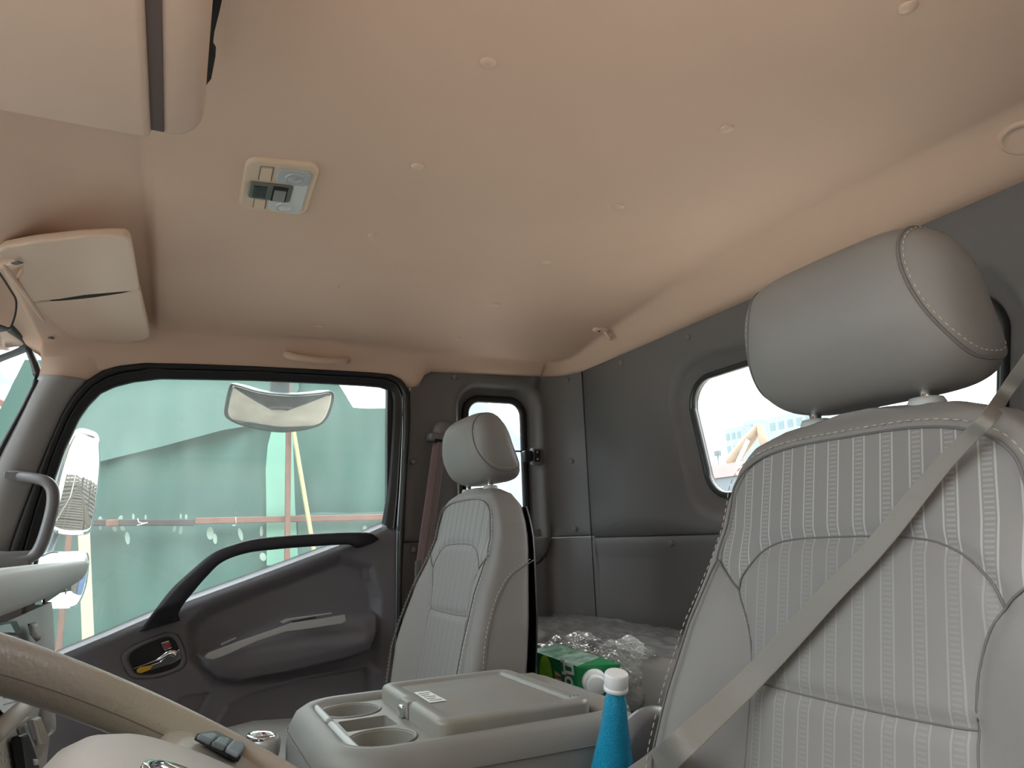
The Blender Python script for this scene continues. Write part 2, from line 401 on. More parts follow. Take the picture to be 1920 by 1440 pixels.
ys = np.r_[np.linspace(-1.16, -0.98, 40), np.linspace(-0.96, 0.04, 50), np.linspace(0.05, 0.085, 14), np.linspace(0.095, 0.305, 24)]
ceiling = link('ceiling', rows_mesh([[(x, y, ceil_z(x, y)) for x in xs] for y in ys]), M['tan'])
setp(ceiling, kind='structure'); solid(ceiling, 0.012, 1.0)
def ceil_hit(p):
    z = 1.55
    for _ in range(12): q = Zp(p, z); z = ceil_z(q[0], q[1])
    return np.array([q[0], q[1], z])
for i, p in enumerate([(915, 117), (783, 312), (700, 441), (643, 538), (600, 611), (1702, 13), (1363, 241), (1160, 387), (1025, 491), (929, 571), (856, 635)]):
    c = ceil_hit(p)
    link('trim_clip', lathe(c + np.array([0, 0, 0.001]), (0, 0, -1), [(0.0105, 0), (0.0105, 0.0015), (0.0095, 0.003), (0.006, 0.0045), (0.001, 0.0052)], 24), M['tanplastic'], ceiling)

# floor, tunnel
fl = link('floor', box_mesh(-1.0, 0.99, -1.2, 0.9, -0.04, 0.0), M['blackplastic'], smooth=False); setp(fl, kind='structure')

# ---- window ring walls
def ring_wall(hole, mids, outer, N, place, m, name):
    """loft from a window hole through offset loops to the outer boundary. all loops (u,v,depth)"""
    loops = [spline(hole[0], N, True) if hole[1] else resample(hole[0], N, True)]
    return loops
def ang_loop(fn, N, c):
    """sample a closed loop by angle around c"""
    P = resample(fn, 1200, True); a = np.unwrap(np.arctan2(P[:, 1] - c[1], P[:, 0] - c[0])) if False else np.arctan2(P[:, 1] - c[1], P[:, 0] - c[0])
    o = np.argsort(a); a = a[o]; P = P[o]; T = np.linspace(-PI, PI, N, endpoint=False)
    return np.stack([np.interp(T, a, P[:, k], period=2 * PI) for k in range(2)], axis=1)
def scale_loop(w, h, r, cx, cy): return rrect(cx, cy, w, h, r, 10)
# the boundary between side and rear trim: side panel runs round the corner (radius .1)
def corner_place(s, z, d):
    """s runs from -.56 rearwards along the right wall (s = -Y), round the corner and along the rear wall; d = depth out of the cab"""
    R = 0.10; s1 = 1.14 - R; arc = R * PI / 2
    if s <= s1: return (SIDE + d, -s, z)
    if s <= s1 + arc:
        a = (s - s1) / R; return (SIDE - R + (R + d) * math.cos(a), -s1 - (R + d) * math.sin(a), z)
    return (SIDE - R - (s - s1 - arc), REAR - d, z)
SARC = 1.04 + 0.05 * PI
# rear wall, upper panel with the window
N = 240; cxy = (0.0, 1.215)
W0 = [(-0.385, 1.10), (-0.30, 1.085)]
def rear_loop(g):   # window outline grown by g, a little trapezoid
    hw_t, hw_b, zt, zb, r = 0.375 + g, 0.345 + g, 1.368 + g, 1.078 - g, 0.07 + g * 0.8
    P = []
    cs = [(hw_t - r, zt - r, 0), (-(hw_t - r), zt - r, PI / 2), (-(hw_b - r), zb + r, PI), (hw_b - r, zb + r, 1.5 * PI)]
    for x, z, a0 in cs:
        for a in np.linspace(a0, a0 + PI / 2, 12): P.append((x + r * math.cos(a), z + r * math.sin(a)))
    return P
def rear_outer(x0, x1, z0, z1): return [(x1, z1), (x0, z1), (x0, z0), (x1, z0)]
loops = []
for g, d in ((-0.002, 0.045), (0.0, 0.040), (0.006, 0.036), (0.014, 0.030), (0.03, 0.024), (0.042, 0.014), (0.052, 0.004), (0.062, 0.0)):
    L_ = ang_loop(rear_loop(g), N, cxy); loops.append([(p[0], REAR - d, p[1]) for p in L_])
L_ = ang_loop([(0.853, 1.57), (-0.95, 1.57), (-0.95, 0.992), (0.853, 0.992)], N, cxy)
for t in (0.5, 1.0):
    a = np.array(loops[7]); b = np.array([(p[0], REAR, p[1]) for p in L_]); loops.append([tuple(q) for q in a + (b - a) * t])
b = np.array(loops[-1]); loops.append([(p[0], p[1] - 0.006, p[2] - 0.001) for p in b]); loops.append([(p[0] + (0.02 if p[0] > 0.8 else 0), p[1] - 0.030, p[2] - (0.02 if p[2] < 1 else 0)) for p in b])
wr = link('wall_rear', rows_mesh(loops, True), M['wall']); setp(wr, kind='structure')
# lower rear panel, steps in below the seam
rows = []
for z, y in ((1.02, -0.012), (0.989, -0.010), (0.988, -0.002), (0.985, 0.0), (0.97, 0.0), (0.95, 0.003), (0.935, 0.010), (0.925, 0.013), (0.6, 0.013), (0.3, 0.013)):
    rows.append([(x, REAR - 0.001 + (y if y < 0 else -y * 0.6), z) for x in np.linspace(-0.95, 0.853, 60)])
wl = link('lower_panel', rows_mesh(rows), M['wall'], wr)
for p, w in (((1290, 632), wr), ((1165, 680), wr), ((1259, 1018), wr), ((1075, 1010), wr)):
    c = Yp(p, REAR + (-0.001)); link('screw_cap', lathe(c, (0, 1, 0), [(0.009, 0), (0.009, 0.002), (0.007, 0.004), (0.003, 0.0055), (0.0005, 0.006)], 20), M['wallgray'], w)
w1 = link('window_1', me_py([(p[0], REAR - 0.034, p[1]) for p in rear_loop(0.004)], [tuple(range(48))]), M['glass'], smooth=False); setp(w1, kind='structure')
lp = np.array([(p[0], REAR - 0.030, p[1]) for p in rear_loop(0.001)])
sl = link('window_seal', tube_mesh(resample(lp, 220, True), 0.0085, 10, True, ry=0.010, up=(0, 1, 0)), M['rubberlip'], w1)

# right quarter panel with its small window, from the door round the corner
QC = (0.885, 1.20)
def q_loop(g):
    return rrect(0.896, 1.198, 0.101 + g, 0.230 + g, 0.05 + g * .7, 10)
loops = []
for g, d in ((-0.003, 0.05), (0.0, 0.045), (0.008, 0.042), (0.016, 0.036), (0.026, 0.026), (0.034, 0.010), (0.042, 0.0), (0.052, -0.004), (0.062, 0.0)):
    L_ = ang_loop(q_loop(g), 260, QC); loops.append([corner_place(p[0], p[1], d) for p in L_])
base = ang_loop(q_loop(0.062), 260, QC)
QO = [(SARC + 0.003, 1.57), (0.75, 1.57), (0.665, 1.499), (0.640, 1.488), (0.618, 1.470), (0.607, 1.44), (0.600, 1.40), (0.592, 1.25), (0.586, 1.10), (0.583, 0.9945), (SARC + 0.003, 0.9945)]
L_ = ang_loop(QO, 260, QC)
for t in (0.25, 0.5, 0.75, 0.93, 1.0):
    q = base + (L_ - base) * t
    def dd(s, t=t):  # raised vertical rib near the corner
        return 0.010 * math.exp(-((s - 1.06) / 0.018) ** 2) - 0.008 * math.exp(-((s - 1.03) / 0.012) ** 2)
    loops.append([corner_place(p[0], p[1], dd(p[0]) + (0.006 if t == 1.0 else 0)) for p in q])
wq = link('wall_right', rows_mesh(loops, True), M['wall']); setp(wq, kind='structure'); solid(wq, 0.004, 1.0)
rows = []
for z, d in ((1.02, 0.012), (0.991, 0.010), (0.990, 0.001), (0.986, 0.0), (0.9, 0.0), (0.6, 0.0), (0.3, 0.0)):
    rows.append([corner_place(s, z, d + 0.008 * math.exp(-((s - 1.06) / 0.02) ** 2)) for s in np.linspace(0.583, SARC + 0.02, 60)])
lq = link('lower_panel', rows_mesh(rows), M['wall'], wq)
# dark strip where side and rear trims meet
link('corner_seam', tube_mesh([corner_place(SARC + 0.004, z, -0.0008) for z in np.linspace(0.4, 1.51, 30)], 0.0016, 8), M['rubber'], wq)
for p in [(779, 702), (852, 707), (774, 865), (776, 1030)]:
    c = X(p, SIDE - 0.001); link('screw_cap', lathe(c, (-1, 0, 0), [(0.009, 0), (0.009, 0.003), (0.007, 0.006), (0.003, 0.008), (0.0005, 0.0085)], 20), M['wallgray'], wq)
for p in [(1045, 717), (1063, 865), (1073, 992)]:
    c = Yp(p, REAR + 0.03); c = np.array(corner_place(1.135, c[2], -0.002)); link('screw_cap', lathe(c, (-0.5, 0.8, 0), [(0.008, 0), (0.008, 0.002), (0.006, 0.004), (0.0005, 0.006)], 20), M['wallgray'], wq)
w2 = link('window_2', me_py([(SIDE + 0.04, -p[0], p[1]) for p in q_loop(0.004)], [tuple(range(40))]), M['glass'], smooth=False); setp(w2, kind='structure')
lp = np.array([(SIDE + 0.037, -p[0], p[1]) for p in q_loop(-0.002)])
link('window_seal', tube_mesh(resample(lp, 200, True), 0.012, 10, True, ry=0.010, up=(1, 0, 0)), M['rubber'], w2)
link('door_jamb', box_mesh(0.962, 0.99, -0.64, -0.545, 0.05, 1.47), M['rubber'], wq, smooth=False)
# hinge catch of the quarter window (rear edge) and its divider bar
c = X((1005, 855), SIDE - 0.005)
ht = empty('window_latch', c, 'black window catch at rear edge of small side window', 'latch')
link('base_plate', box_mesh(c[0] - 0.004, c[0] + 0.02, c[1] - 0.022, c[1] + 0.014, c[2] - 0.028, c[2] + 0.026, 0.006), M['wallgray'], ht)
link('clasp', box_mesh(c[0] - 0.010, c[0] + 0.004, c[1] - 0.012, c[1] + 0.012, c[2] - 0.019, c[2] + 0.019, 0.004), M['rubber'], ht)
link('pivot', box_mesh(c[0] - 0.006, c[0] + 0.02, c[1] + 0.014, c[1] + 0.042, c[2] - 0.017, c[2] + 0.016, 0.004), M['rubber'], ht)
link('divider_bar', box_mesh(SIDE + 0.028, SIDE + 0.04, -0.985, -0.80, c[2] + 0.016, c[2] + 0.021, 0.001), M['rubber'], ht)
for k in (-1, 1): link('screw', lathe(c + np.array([-0.010, 0.0, 0.011 * k]), (-1, 0, 0), [(0.0035, 0), (0.0035, 0.002), (0.001, 0.003)], 12), M['steel'], ht)

# left side: open driver's doorway, only the quarter panel and the sill
wlft = link('wall_left', merge(box_mesh(-0.98, -0.95, -1.16, -0.60, 0.0, 1.52), box_mesh(-0.98, -0.95, -0.6, 0.35, -0.04, 0.12), box_mesh(-0.98, -0.95, -0.6, 0.34, 1.44, 1.52)), M['wall'], smooth=False)
setp(wlft, kind='structure')
d2 = empty('door_2', (-0.97, -0.2, 0.3), None, None, kind='structure')
link('door_panel', box_mesh(-1.0, -0.955, -0.60, 0.36, 0.10, 0.90, 0.012), M['door'], d2)
link('window_frame', merge(box_mesh(-0.985, -0.955, -0.62, -0.575, 0.88, 1.46), box_mesh(-0.985, -0.955, -0.60, 0.36, 1.42, 1.47), box_mesh(-0.985, -0.955, 0.30, 0.36, 0.88, 1.46)), M['rubber'], d2, smooth=False)
# lower front bulkhead and firewall below the dash
wf = link('wall_front', merge(box_mesh(-0.95, 0.95, 0.62, 0.66, 0.0, 0.93)), M['blackplastic'], smooth=False); setp(wf, kind='structure')

# ================================================================== PASSENGER DOOR
DX = 0.945
belt = [X(p, DX) for p in [(60, 1243), (120, 1216), (205, 1181), (265, 1155), (345, 1121), (470, 1076), (600, 1028), (640, 1013), (690, 992), (722, 978)]]
bY = np.array([b[1] for b in belt]); bZ = np.array([b[2] for b in belt]); o_ = np.argsort(bY)
def belt_z(y): return np.interp(y, bY[o_], bZ[o_])
podP = np.array([X(p, DX)[1:] for p in [(368, 1228), (420, 1204), (470, 1180), (540, 1152), (620, 1142), (700, 1144), (710, 1152), (706, 1185), (690, 1222), (640, 1238), (550, 1258), (450, 1276), (405, 1274), (380, 1252)]])
lowP = np.array([X(p, DX)[1:] for p in [(405, 1348), (425, 1320), (470, 1298), (560, 1272), (690, 1250), (700, 1262), (698, 1600), (380, 1600), (395, 1400)]])
bagP = np.array([X(p, DX)[1:] for p in [(335, 1306), (392, 1296), (396, 1302), (372, 1350), (330, 1420), (250, 1420)]])
hdlP = np.array([X(p, DX)[1:] for p in [(229, 1232), (250, 1212), (308, 1188), (332, 1192), (346, 1218), (348, 1240), (338, 1254), (296, 1269), (252, 1271), (238, 1258)]])
reclP = np.array([X(p, DX)[1:] for p in [(350, 1235), (348, 1170), (380, 1140), (480, 1100), (640, 1040), (700, 1060), (716, 1120), (716, 1260), (560, 1280), (400, 1290)]])
NY, NZ = 230, 200
yy = np.linspace(0.24, -0.566, NY); rows = []
G = []
for y in yy:
    zt = belt_z(y); G.append([(y, z) for z in np.r_[zt, zt - 0.0015, zt - np.linspace(0.004, zt - 0.30, NZ - 2)]])
G = np.array(G); Pf = G.reshape(-1, 2)
dtop = (np.repeat(G[:, :1, 1], NZ, axis=1) - G[:, :, 1]).reshape(-1)
xx = np.full(len(Pf), SIDE - 0.006)
xx += 0.040 * (1 - sm(dtop, 0.0, 0.030))                      # sloping sill ledge below the glass
dR = signed(Pf, reclP); xx += 0.022 * sm(dR, -0.004, 0.030)     # dished upper field
dP = signed(Pf, podP); topfade = sm(-dP * -1, -0.002, 0.05)
zc = np.clip((Pf[:, 1] - 0.70) / 0.13, 0, 1)
xx -= (0.062 - 0.040 * sm(Pf[:, 1], 0.745, 0.82)) * sm(dP, -0.001, 0.012) + 0.012 * sm(dP, 0.0, 0.04)
dL = signed(Pf, lowP); xx += 0.020 * sm(dL, 0.0, 0.012)
dB = signed(Pf, bagP); xx += 0.008 * sm(dB, 0.0, 0.006)
dH = signed(Pf, hdlP); xx += 0.012 * sm(dH, -0.004, 0.004)
Vd = np.column_stack([xx, Pf]); Vd = Vd.reshape(NY, NZ, 3)
door = empty('door_1', (SIDE, -0.18, 0.30), None, None, kind='structure')
link('door_panel', rows_mesh([list(r) for r in Vd]), M['door'], door)
# silver accent strips along the armrest
def strip(pts_px, xoff, m, name, parent, th=0.004, bev_=0.0012):
    P3 = [X(p, xoff) for p in pts_px]
    o = link(name, plate(P3, (-1, 0, 0), th), m, parent, smooth=False); bevel(o, bev_, 2); return o
PX_ = SIDE - 0.060
strip([(383, 1231), (390, 1224), (450, 1201), (520, 1177), (545, 1168), (600, 1160), (646, 1152), (648, 1164), (640, 1169), (560, 1181), (535, 1184), (480, 1202), (420, 1229), (400, 1236), (388, 1235)], PX_, M['silver'], 'silver_trim', door, 0.006)
strip([(524, 1166), (535, 1160), (622, 1148), (622, 1151), (545, 1163), (530, 1169)], PX_ + 0.01, M['silver'], 'silver_trim', door, 0.003)
strip([(413, 1207), (442, 1194), (443, 1197), (415, 1210)], SIDE - 0.025, M['silver'], 'silver_trim', door, 0.003, .0006)
strip([(546, 1165), (592, 1156), (593, 1158.5), (548, 1167)], PX_ + 0.006, M['rubber'], 'dark_slot', door, 0.002, .0004)
# blanking plate outline
q = [X(p, SIDE - 0.005 + 0.0) for p in [(681, 1042), (702, 1040), (702, 1086), (681, 1088)]]
o = link('blanking_plate', plate(q, (-1, 0, 0), 0.002, -0.012), M['door'], door, smooth=False); bevel(o, 0.0008, 2)
# arched assist handle across the glass
HX = 0.905
ho = spline([(261, 1184), (290, 1144), (320, 1106), (348, 1079), (398, 1037), (440, 1020), (480, 1010), (540, 1004), (600, 1000), (642, 998), (688, 998), (702, 1003), (710, 1011)], 90)
hi = spline([(337, 1163), (335, 1150), (345, 1132), (357, 1117), (385, 1084), (417, 1054), (464, 1037), (520, 1030), (567, 1026), (630, 1022), (657, 1022), (670, 1028), (698, 1019), (709, 1012)], 90)
rows = []
for i_, (a, b) in enumerate(zip(ho, hi)):
    t = i_ / 89; xo = HX + 0.032 * (1 - sm(t, 0.0, 0.10)) + 0.026 * sm(t, 0.90, 1.0)
    A_, B_ = X(a, xo), X(b, xo); c_ = (A_ + B_) / 2; h_ = (A_ - B_) / 2
    dpt = 0.016 * (1 - 0.4 * sm(t, 0.9, 1.0))
    rows.append([c_ + h_ * np.sign(math.cos(q)) * abs(math.cos(q)) ** 0.75 + np.array([-1, 0, 0]) * dpt * np.sign(math.sin(q)) * abs(math.sin(q)) ** 0.8 for q in np.linspace(0, 2 * PI, 32, endpoint=False)])
link('assist_handle', rows_mesh(rows, True, True), M['navyplastic'], door)
# inner latch
hd = link('latch_bezel', rows_mesh(
    [[(SIDE - 0.004 - h, *(np.mean(hdlP, 0) + (p - np.mean(hdlP, 0)) * k)) for p in spline(hdlP, 80, True)] for k, h in ((1.04, -0.004), (1.0, 0.003), (0.96, 0.006), (0.88, 0.006), (0.83, 0.003), (0.80, -0.010))], True), M['door'], door)
hc = np.mean(hdlP, 0)
link('latch_cup', me_py([(SIDE + 0.003, *(hc + (p - hc) * 0.86)) for p in spline(hdlP, 60, True)], [tuple(range(60))]), M['rubber'], door, smooth=False)
LX = SIDE - 0.006
def sp3(pts, x, n): return spline([X(p, x) for p in pts], n)
lv = link('release_lever', tube_mesh(sp3([(250, 1254), (275, 1245), (300, 1235), (318, 1224), (330, 1226)], LX, 30), [0.0012, 0.002, 0.003, 0.006, 0.009], 14, ry=[0.0012, 0.0018, 0.0025, 0.007, 0.010], up=(0, 0, 1)), M['chrome'], door)
o = link('lever_face', plate([X(p, LX) for p in [(256, 1256), (300, 1240), (318, 1226), (337, 1216), (340, 1234), (320, 1245), (290, 1254), (262, 1262)]], (-1, 0, 0), 0.004), M['chrome'], door, smooth=False); bevel(o, 0.0015, 3)
o = link('lock_button', plate([X(p, LX) for p in [(301, 1205), (317, 1200), (323, 1214), (308, 1220)]], (-1, 0, 0), 0.006), M['chrome'], door, smooth=False); bevel(o, 0.002, 3)
o2 = link('red_mark', plate([X(p, LX - 0.0065) for p in [(307, 1207), (315, 1205), (318, 1213), (311, 1216)]], (-1, 0, 0), 0.0006), M['red'], door, smooth=False)
link('yellow_sticker', plate([X(p, LX - 0.0045) for p in [(256, 1256), (262, 1251), (286, 1247), (282, 1255), (265, 1262), (257, 1261)]], (-1, 0, 0), 0.0006), M['yellow'], door, smooth=False)
# black window frame and weather seal
outer = [(-10, 1110), (8, 1060), (22, 1012), (45, 950), (72, 880), (90, 835), (120, 768), (140, 738), (162, 714), (190, 695), (220, 685), (270, 679), (360, 681), (475, 685), (610, 692), (700, 697), (732, 701), (755, 713), (768, 735), (769, 780), (764, 860), (757, 1000), (752, 1120), (748, 1275), (744, 1420)]
inner = [(40, 1260), (50, 1180), (62, 1100), (82, 1000), (103, 900), (122, 845), (150, 785), (168, 760), (190, 738), (215, 726), (250, 717), (300, 711), (370, 712), (475, 714), (610, 720), (680, 724), (712, 727), (730, 733), (736, 745), (735, 790), (731, 860), (725, 930), (719, 965), (716, 982), (714, 990)]
def mixl(a, b, t): return [(p[0] + (q[0] - p[0]) * t, p[1] + (q[1] - p[1]) * t) for p, q in zip(a, b)]
No, Ni = resample(outer[:21], 120), resample(inner[:24], 120)
# pair the loops by matching corners
No = np.vstack([resample(outer[:9], 50), resample(outer[8:17], 50)[1:], resample(outer[16:22], 30)[1:]])
Ni = np.vstack([resample(inner[:9], 50), resample(inner[8:17], 50)[1:], resample(inner[16:24], 30)[1:]])
def frame_rows(spec):
    rows = []
    for t, x in spec:
        rows.append(spline([X(p, x) for p in mixl(No, Ni, t)], 240))
    return rows
link('window_frame', rows_mesh(frame_rows([(-0.12, 0.975), (-0.02, 0.958), (0.0, 0.938), (0.08, 0.930), (0.22, 0.930), (0.36, 0.938), (0.42, 0.946)])), M['rubber'], door)
link('window_frame', rows_mesh(frame_rows([(0.40, 0.944), (0.43, 0.939), (0.47, 0.939), (0.50, 0.945)])), M['rubberlip'], door)
link('window_frame', rows_mesh(frame_rows([(0.49, 0.946), (0.56, 0.948), (0.78, 0.950), (0.94, 0.955), (1.0, 0.966), (1.02, 0.985)])), M['rubber'], door)
# rear seal running down below the belt line
vo = [X(p, 0.940) for p in [(766, 740), (768, 800), (762, 900), (757, 1000), (752, 1120), (748, 1275), (744, 1420)]]
vi = [X(p, 0.940) for p in [(752, 740), (752, 800), (748, 900), (742, 1000), (741, 1120), (738, 1275), (736, 1420)]]
rows = [spline([a + (b - a) * t + np.array([xo, 0, 0]) for a, b in zip(vo, vi)], 80) for t, xo in ((0, 0.02), (0.05, -0.006), (0.3, -0.012), (0.6, -0.012), (0.8, -0.004), (1.0, 0.02))]
link('door_seal', rows_mesh(rows), M['rubberlip'], door)
link('seal_strip', tube_mesh(spline([a + (b - a) * 0.86 + np.array([-0.004, 0, 0]) for a, b in zip(vo, vi)], 60), 0.0014, 8), M['steel'], door)
# dark door edge beside the seal
# glass pane
gl = [X(p, 0.968) for p in inner[:23]] + [X((716, 1000), 0.968), X((500, 1080), 0.968), X((300, 1160), 0.968), X((120, 1235), 0.968), X((55, 1265), 0.968)]
wg = link('window_pane', me_py(gl, [tuple(range(len(gl)))]), M['doorglass'], door, smooth=False)

# ================================================================== A PILLAR, WINDSHIELD, HEADER
P1 = [X(p, 0.925) for p in [(74, 702), (58, 735), (32, 790), (2, 850), (-40, 940), (-80, 1030), (-120, 1130)]]
P2 = [X(p, 0.948) for p in [(172, 714), (140, 748), (112, 802), (80, 880), (48, 960), (20, 1040), (-10, 1140)]]
rows = []
for t in np.linspace(0, 1, 9):
    rows.append(spline([a + (b - a) * t + np.array([-0.022 * math.sin(PI * t), 0, 0]) for a, b in zip(P1, P2)], 60))
pl = link('trim_1', rows_mesh(rows), M['pillar']); setp(pl, kind='structure'); solid(pl, 0.004, 1)
# tan corner piece above the grey pillar
T1 = [X(p, 0.925) for p in [(66, 640), (76, 662), (77, 685), (72, 709)]]
T2 = [X(p, 0.950) for p in [(250, 684), (218, 692), (195, 702), (168, 718)]]
rows = [spline([a + (b - a) * t + np.array([-0.018 * math.sin(PI * t), 0, 0]) for a, b in zip(T1, T2)], 24) for t in np.linspace(0, 1, 10)]
tp = link('trim_2', rows_mesh(rows), M['tan']); setp(tp, kind='structure')
# windshield: seal and glass
WSy = lambda z: 0.315 + (1.47 - z) * 0.30
ws = [X(p, 0.932) for p in [(-118, 1130), (-80, 1030), (-40, 940), (0, 850), (32, 790), (60, 735), (71, 700), (71, 680), (66, 668)]]
wsl = spline(ws, 60)
top = [Zp((50, 648), 1.485), Zp((26, 620), 1.495), Zp((0, 594), 1.502), Zp((-40, 566), 1.506)]
xl = top[-1][0]; yl = top[-1][1]
top += [np.array([x, yl + 0.03 * (1 - (x / xl) ** 2), 1.506]) for x in np.linspace(xl - 0.1, -0.90, 24)]
full = spline(list(wsl[::6]) + top, 160)
w3 = link('window_3', rows_mesh([[(x, 0.335 + 0.10 * (1 - (x / 0.93) ** 2) + (1.50 - z) * 0.30, z) for x in np.linspace(0.96, -0.96, 40)] for z in np.linspace(1.52, 0.90, 12)]), M['wsglass']); setp(w3, kind='structure')
link('window_seal', tube_mesh(full, 0.010, 10, ry=0.008), M['rubber'], w3)
# header underside between ceiling front edge and seal
tp_ = resample([X((66, 662), 0.935), X((66, 664), 0.932)] + top, 60)
rows = [[(p[0], 0.303, ceil_z(p[0], 0.303) + 0.001) for p in tp_], [(p[0], (0.303 + p[1]) / 2, (ceil_z(p[0], 0.303) + p[2]) / 2 + 0.003) for p in tp_], [tuple(p) for p in tp_]]
hd_ = link('trim_3', rows_mesh(rows), M['tan']); setp(hd_, kind='structure')

# ================================================================== CEILING FITTINGS
# dome lamp
c1, c2, c3, c4 = [ceil_hit(p) for p in [(462, 291), (603, 305), (572, 402), (446, 385)]]
lc = (c1 + c2 + c3 + c4) / 4
dl = empty('dome_lamp', lc, 'cream ceiling lamp with two clear map lenses and dark slide switch', 'ceiling lamp')
ex = ((c2 - c1) + (c3 - c4)) / 2; ey = ((c4 - c1) + (c3 - c2)) / 2
def LP(u, v, h=0.0):  # u along c1->c2 , v along c1->c4 (0..1), h below the ceiling
    h = h - 0.0043 if h >= 0.0075 else h
    a = c1 + (c2 - c1) * u; b = c4 + (c3 - c4) * u; return a + (b - a) * v + np.array([0, 0, -h])
def lpoly(P, h0, h1): return plate([LP(u, v, h0) for u, v in P], (0, 0, -1), h1 - h0)
hous = rrect(0.5, 0.5, 0.5, 0.5, 0.16, 8)
rows = [[LP(0.5 + (u - 0.5) * k, 0.5 + (v - 0.5) * k, h) for u, v in hous] for k, h in ((1.0, -0.004), (1.0, 0.002), (0.985, 0.0040), (0.96, 0.0054), (0.93, 0.0058), (0.90, 0.0056), (0.88, 0.0050), (0.4, 0.0050), (0.01, 0.0050))]
link('housing', rows_mesh(rows, True), M['tanlight'], dl)
o = link('lens', lpoly([(0.47, 0.12), (0.86, 0.12), (0.91, 0.17), (0.91, 0.33), (0.83, 0.38), (0.47, 0.36), (0.44, 0.30), (0.44, 0.17)], 0.008, 0.0115), M['lensgrey'], dl, smooth=False); bevel(o, 0.001, 2)
o = link('lens', lpoly([(0.70, 0.38), (0.91, 0.36), (0.91, 0.88), (0.87, 0.93), (0.46, 0.93), (0.42, 0.88), (0.42, 0.72), (0.70, 0.72)], 0.008, 0.0112), M['lens'], dl, smooth=False); bevel(o, 0.001, 2)
for (u, v, m_) in ((0.69, 0.245, 'lensgrey'), (0.66, 0.82, 'lens')):
    rr = [[LP(u + 0.125 * k * math.cos(a), v + 0.085 * k * math.sin(a), h) for a in np.linspace(0, 2 * PI, 32, endpoint=False)] for k, h in ((1.1, 0.010), (1.1, 0.0130), (0.98, 0.0142), (0.92, 0.0132), (0.6, 0.0150), (0.05, 0.0158))]
    link('lens_bubble', rows_mesh(rr, True), M[m_], dl)
o = link('switch_plate', lpoly([(0.14, 0.40), (0.68, 0.40), (0.71, 0.43), (0.71, 0.68), (0.68, 0.71), (0.14, 0.71), (0.11, 0.68), (0.11, 0.43)], 0.0080, 0.0128), M['switch'], dl, smooth=False); bevel(o, 0.0012, 2)
for k in range(7): link('ridge', lpoly([(0.17 + k * 0.028, 0.44), (0.181 + k * 0.028, 0.44), (0.181 + k * 0.028, 0.67), (0.17 + k * 0.028, 0.67)], 0.0125, 0.0150), M['blackplastic'], dl, smooth=False)
link('switch_recess', lpoly([(0.43, 0.42), (0.64, 0.42), (0.64, 0.70), (0.43, 0.70)], 0.0125, 0.0140), M['darkhole'], dl, smooth=False)
o = link('rocker_button', lpoly([(0.45, 0.47), (0.62, 0.47), (0.62, 0.68), (0.45, 0.68)], 0.0135, 0.0165), M['switchbtn'], dl, smooth=False); bevel(o, 0.0012, 3)
for P in ([(0.22, 0.13), (0.37, 0.13), (0.37, 0.36), (0.22, 0.36)], [(0.22, 0.75), (0.37, 0.75), (0.37, 0.93), (0.22, 0.93)]):
    o = link('push_button', lpoly(P, 0.0085, 0.0108), M['tanlight'], dl, smooth=False); bevel(o, 0.0008, 2)
    cxx = [(P[0][0] - .012, P[3][1]), (P[0][0] - .012, P[0][1] - .02), (P[1][0] + .012, P[1][1] - .02), (P[2][0] + .012, P[2][1])]
    link('button_groove', tube_mesh([LP(u, v, 0.0095) for u, v in cxx], 0.0007, 6), M['seam'], dl)

# passenger ceiling grip
g0, g1 = X((533, 664), 0.925), X((652, 678), 0.925)
gh = empty('grab_handle', (g0 + g1) / 2, 'tan curved grab handle above the passenger door window', 'grab handle')
gm = (g0 + g1) / 2; gl_ = (g1 - g0)
path = spline([g0 + np.array([0.012, 0, 0.004]), g0 + gl_ * 0.04 + np.array([-0.012, 0, -0.004]), g0 + gl_ * 0.18 + np.array([-0.028, 0, -0.012]), gm + np.array([-0.032, 0, -0.014]), g0 + gl_ * 0.82 + np.array([-0.028, 0, -0.009]), g0 + gl_ * 0.96 + np.array([-0.012, 0, 0.0]), g1 + np.array([0.012, 0, 0.006])], 50)
link('grip', tube_mesh(path, 0.008, 14, ry=[0.010, 0.011, 0.009, 0.009, 0.009, 0.010, 0.009], up=(0, 0, 1)), M['tanplastic'], gh)
for q in (g0 + gl_ * 0.10, g0 + gl_ * 0.93):
    link('mount', lathe(q + np.array([0.012, 0, 0.012]), (-1, 0, -0.35), [(0.015, 0), (0.014, 0.014), (0.010, 0.018), (0.0072, 0.017), (0.0068, 0.008)], 24), M['tanplastic'], gh)
    link('screw_hole', lathe(q + np.array([0.002, 0, 0.009]), (-1, 0, -0.35), [(0.0070, 0), (0.0070, 0.0015)], 16), M['darkhole'], gh)

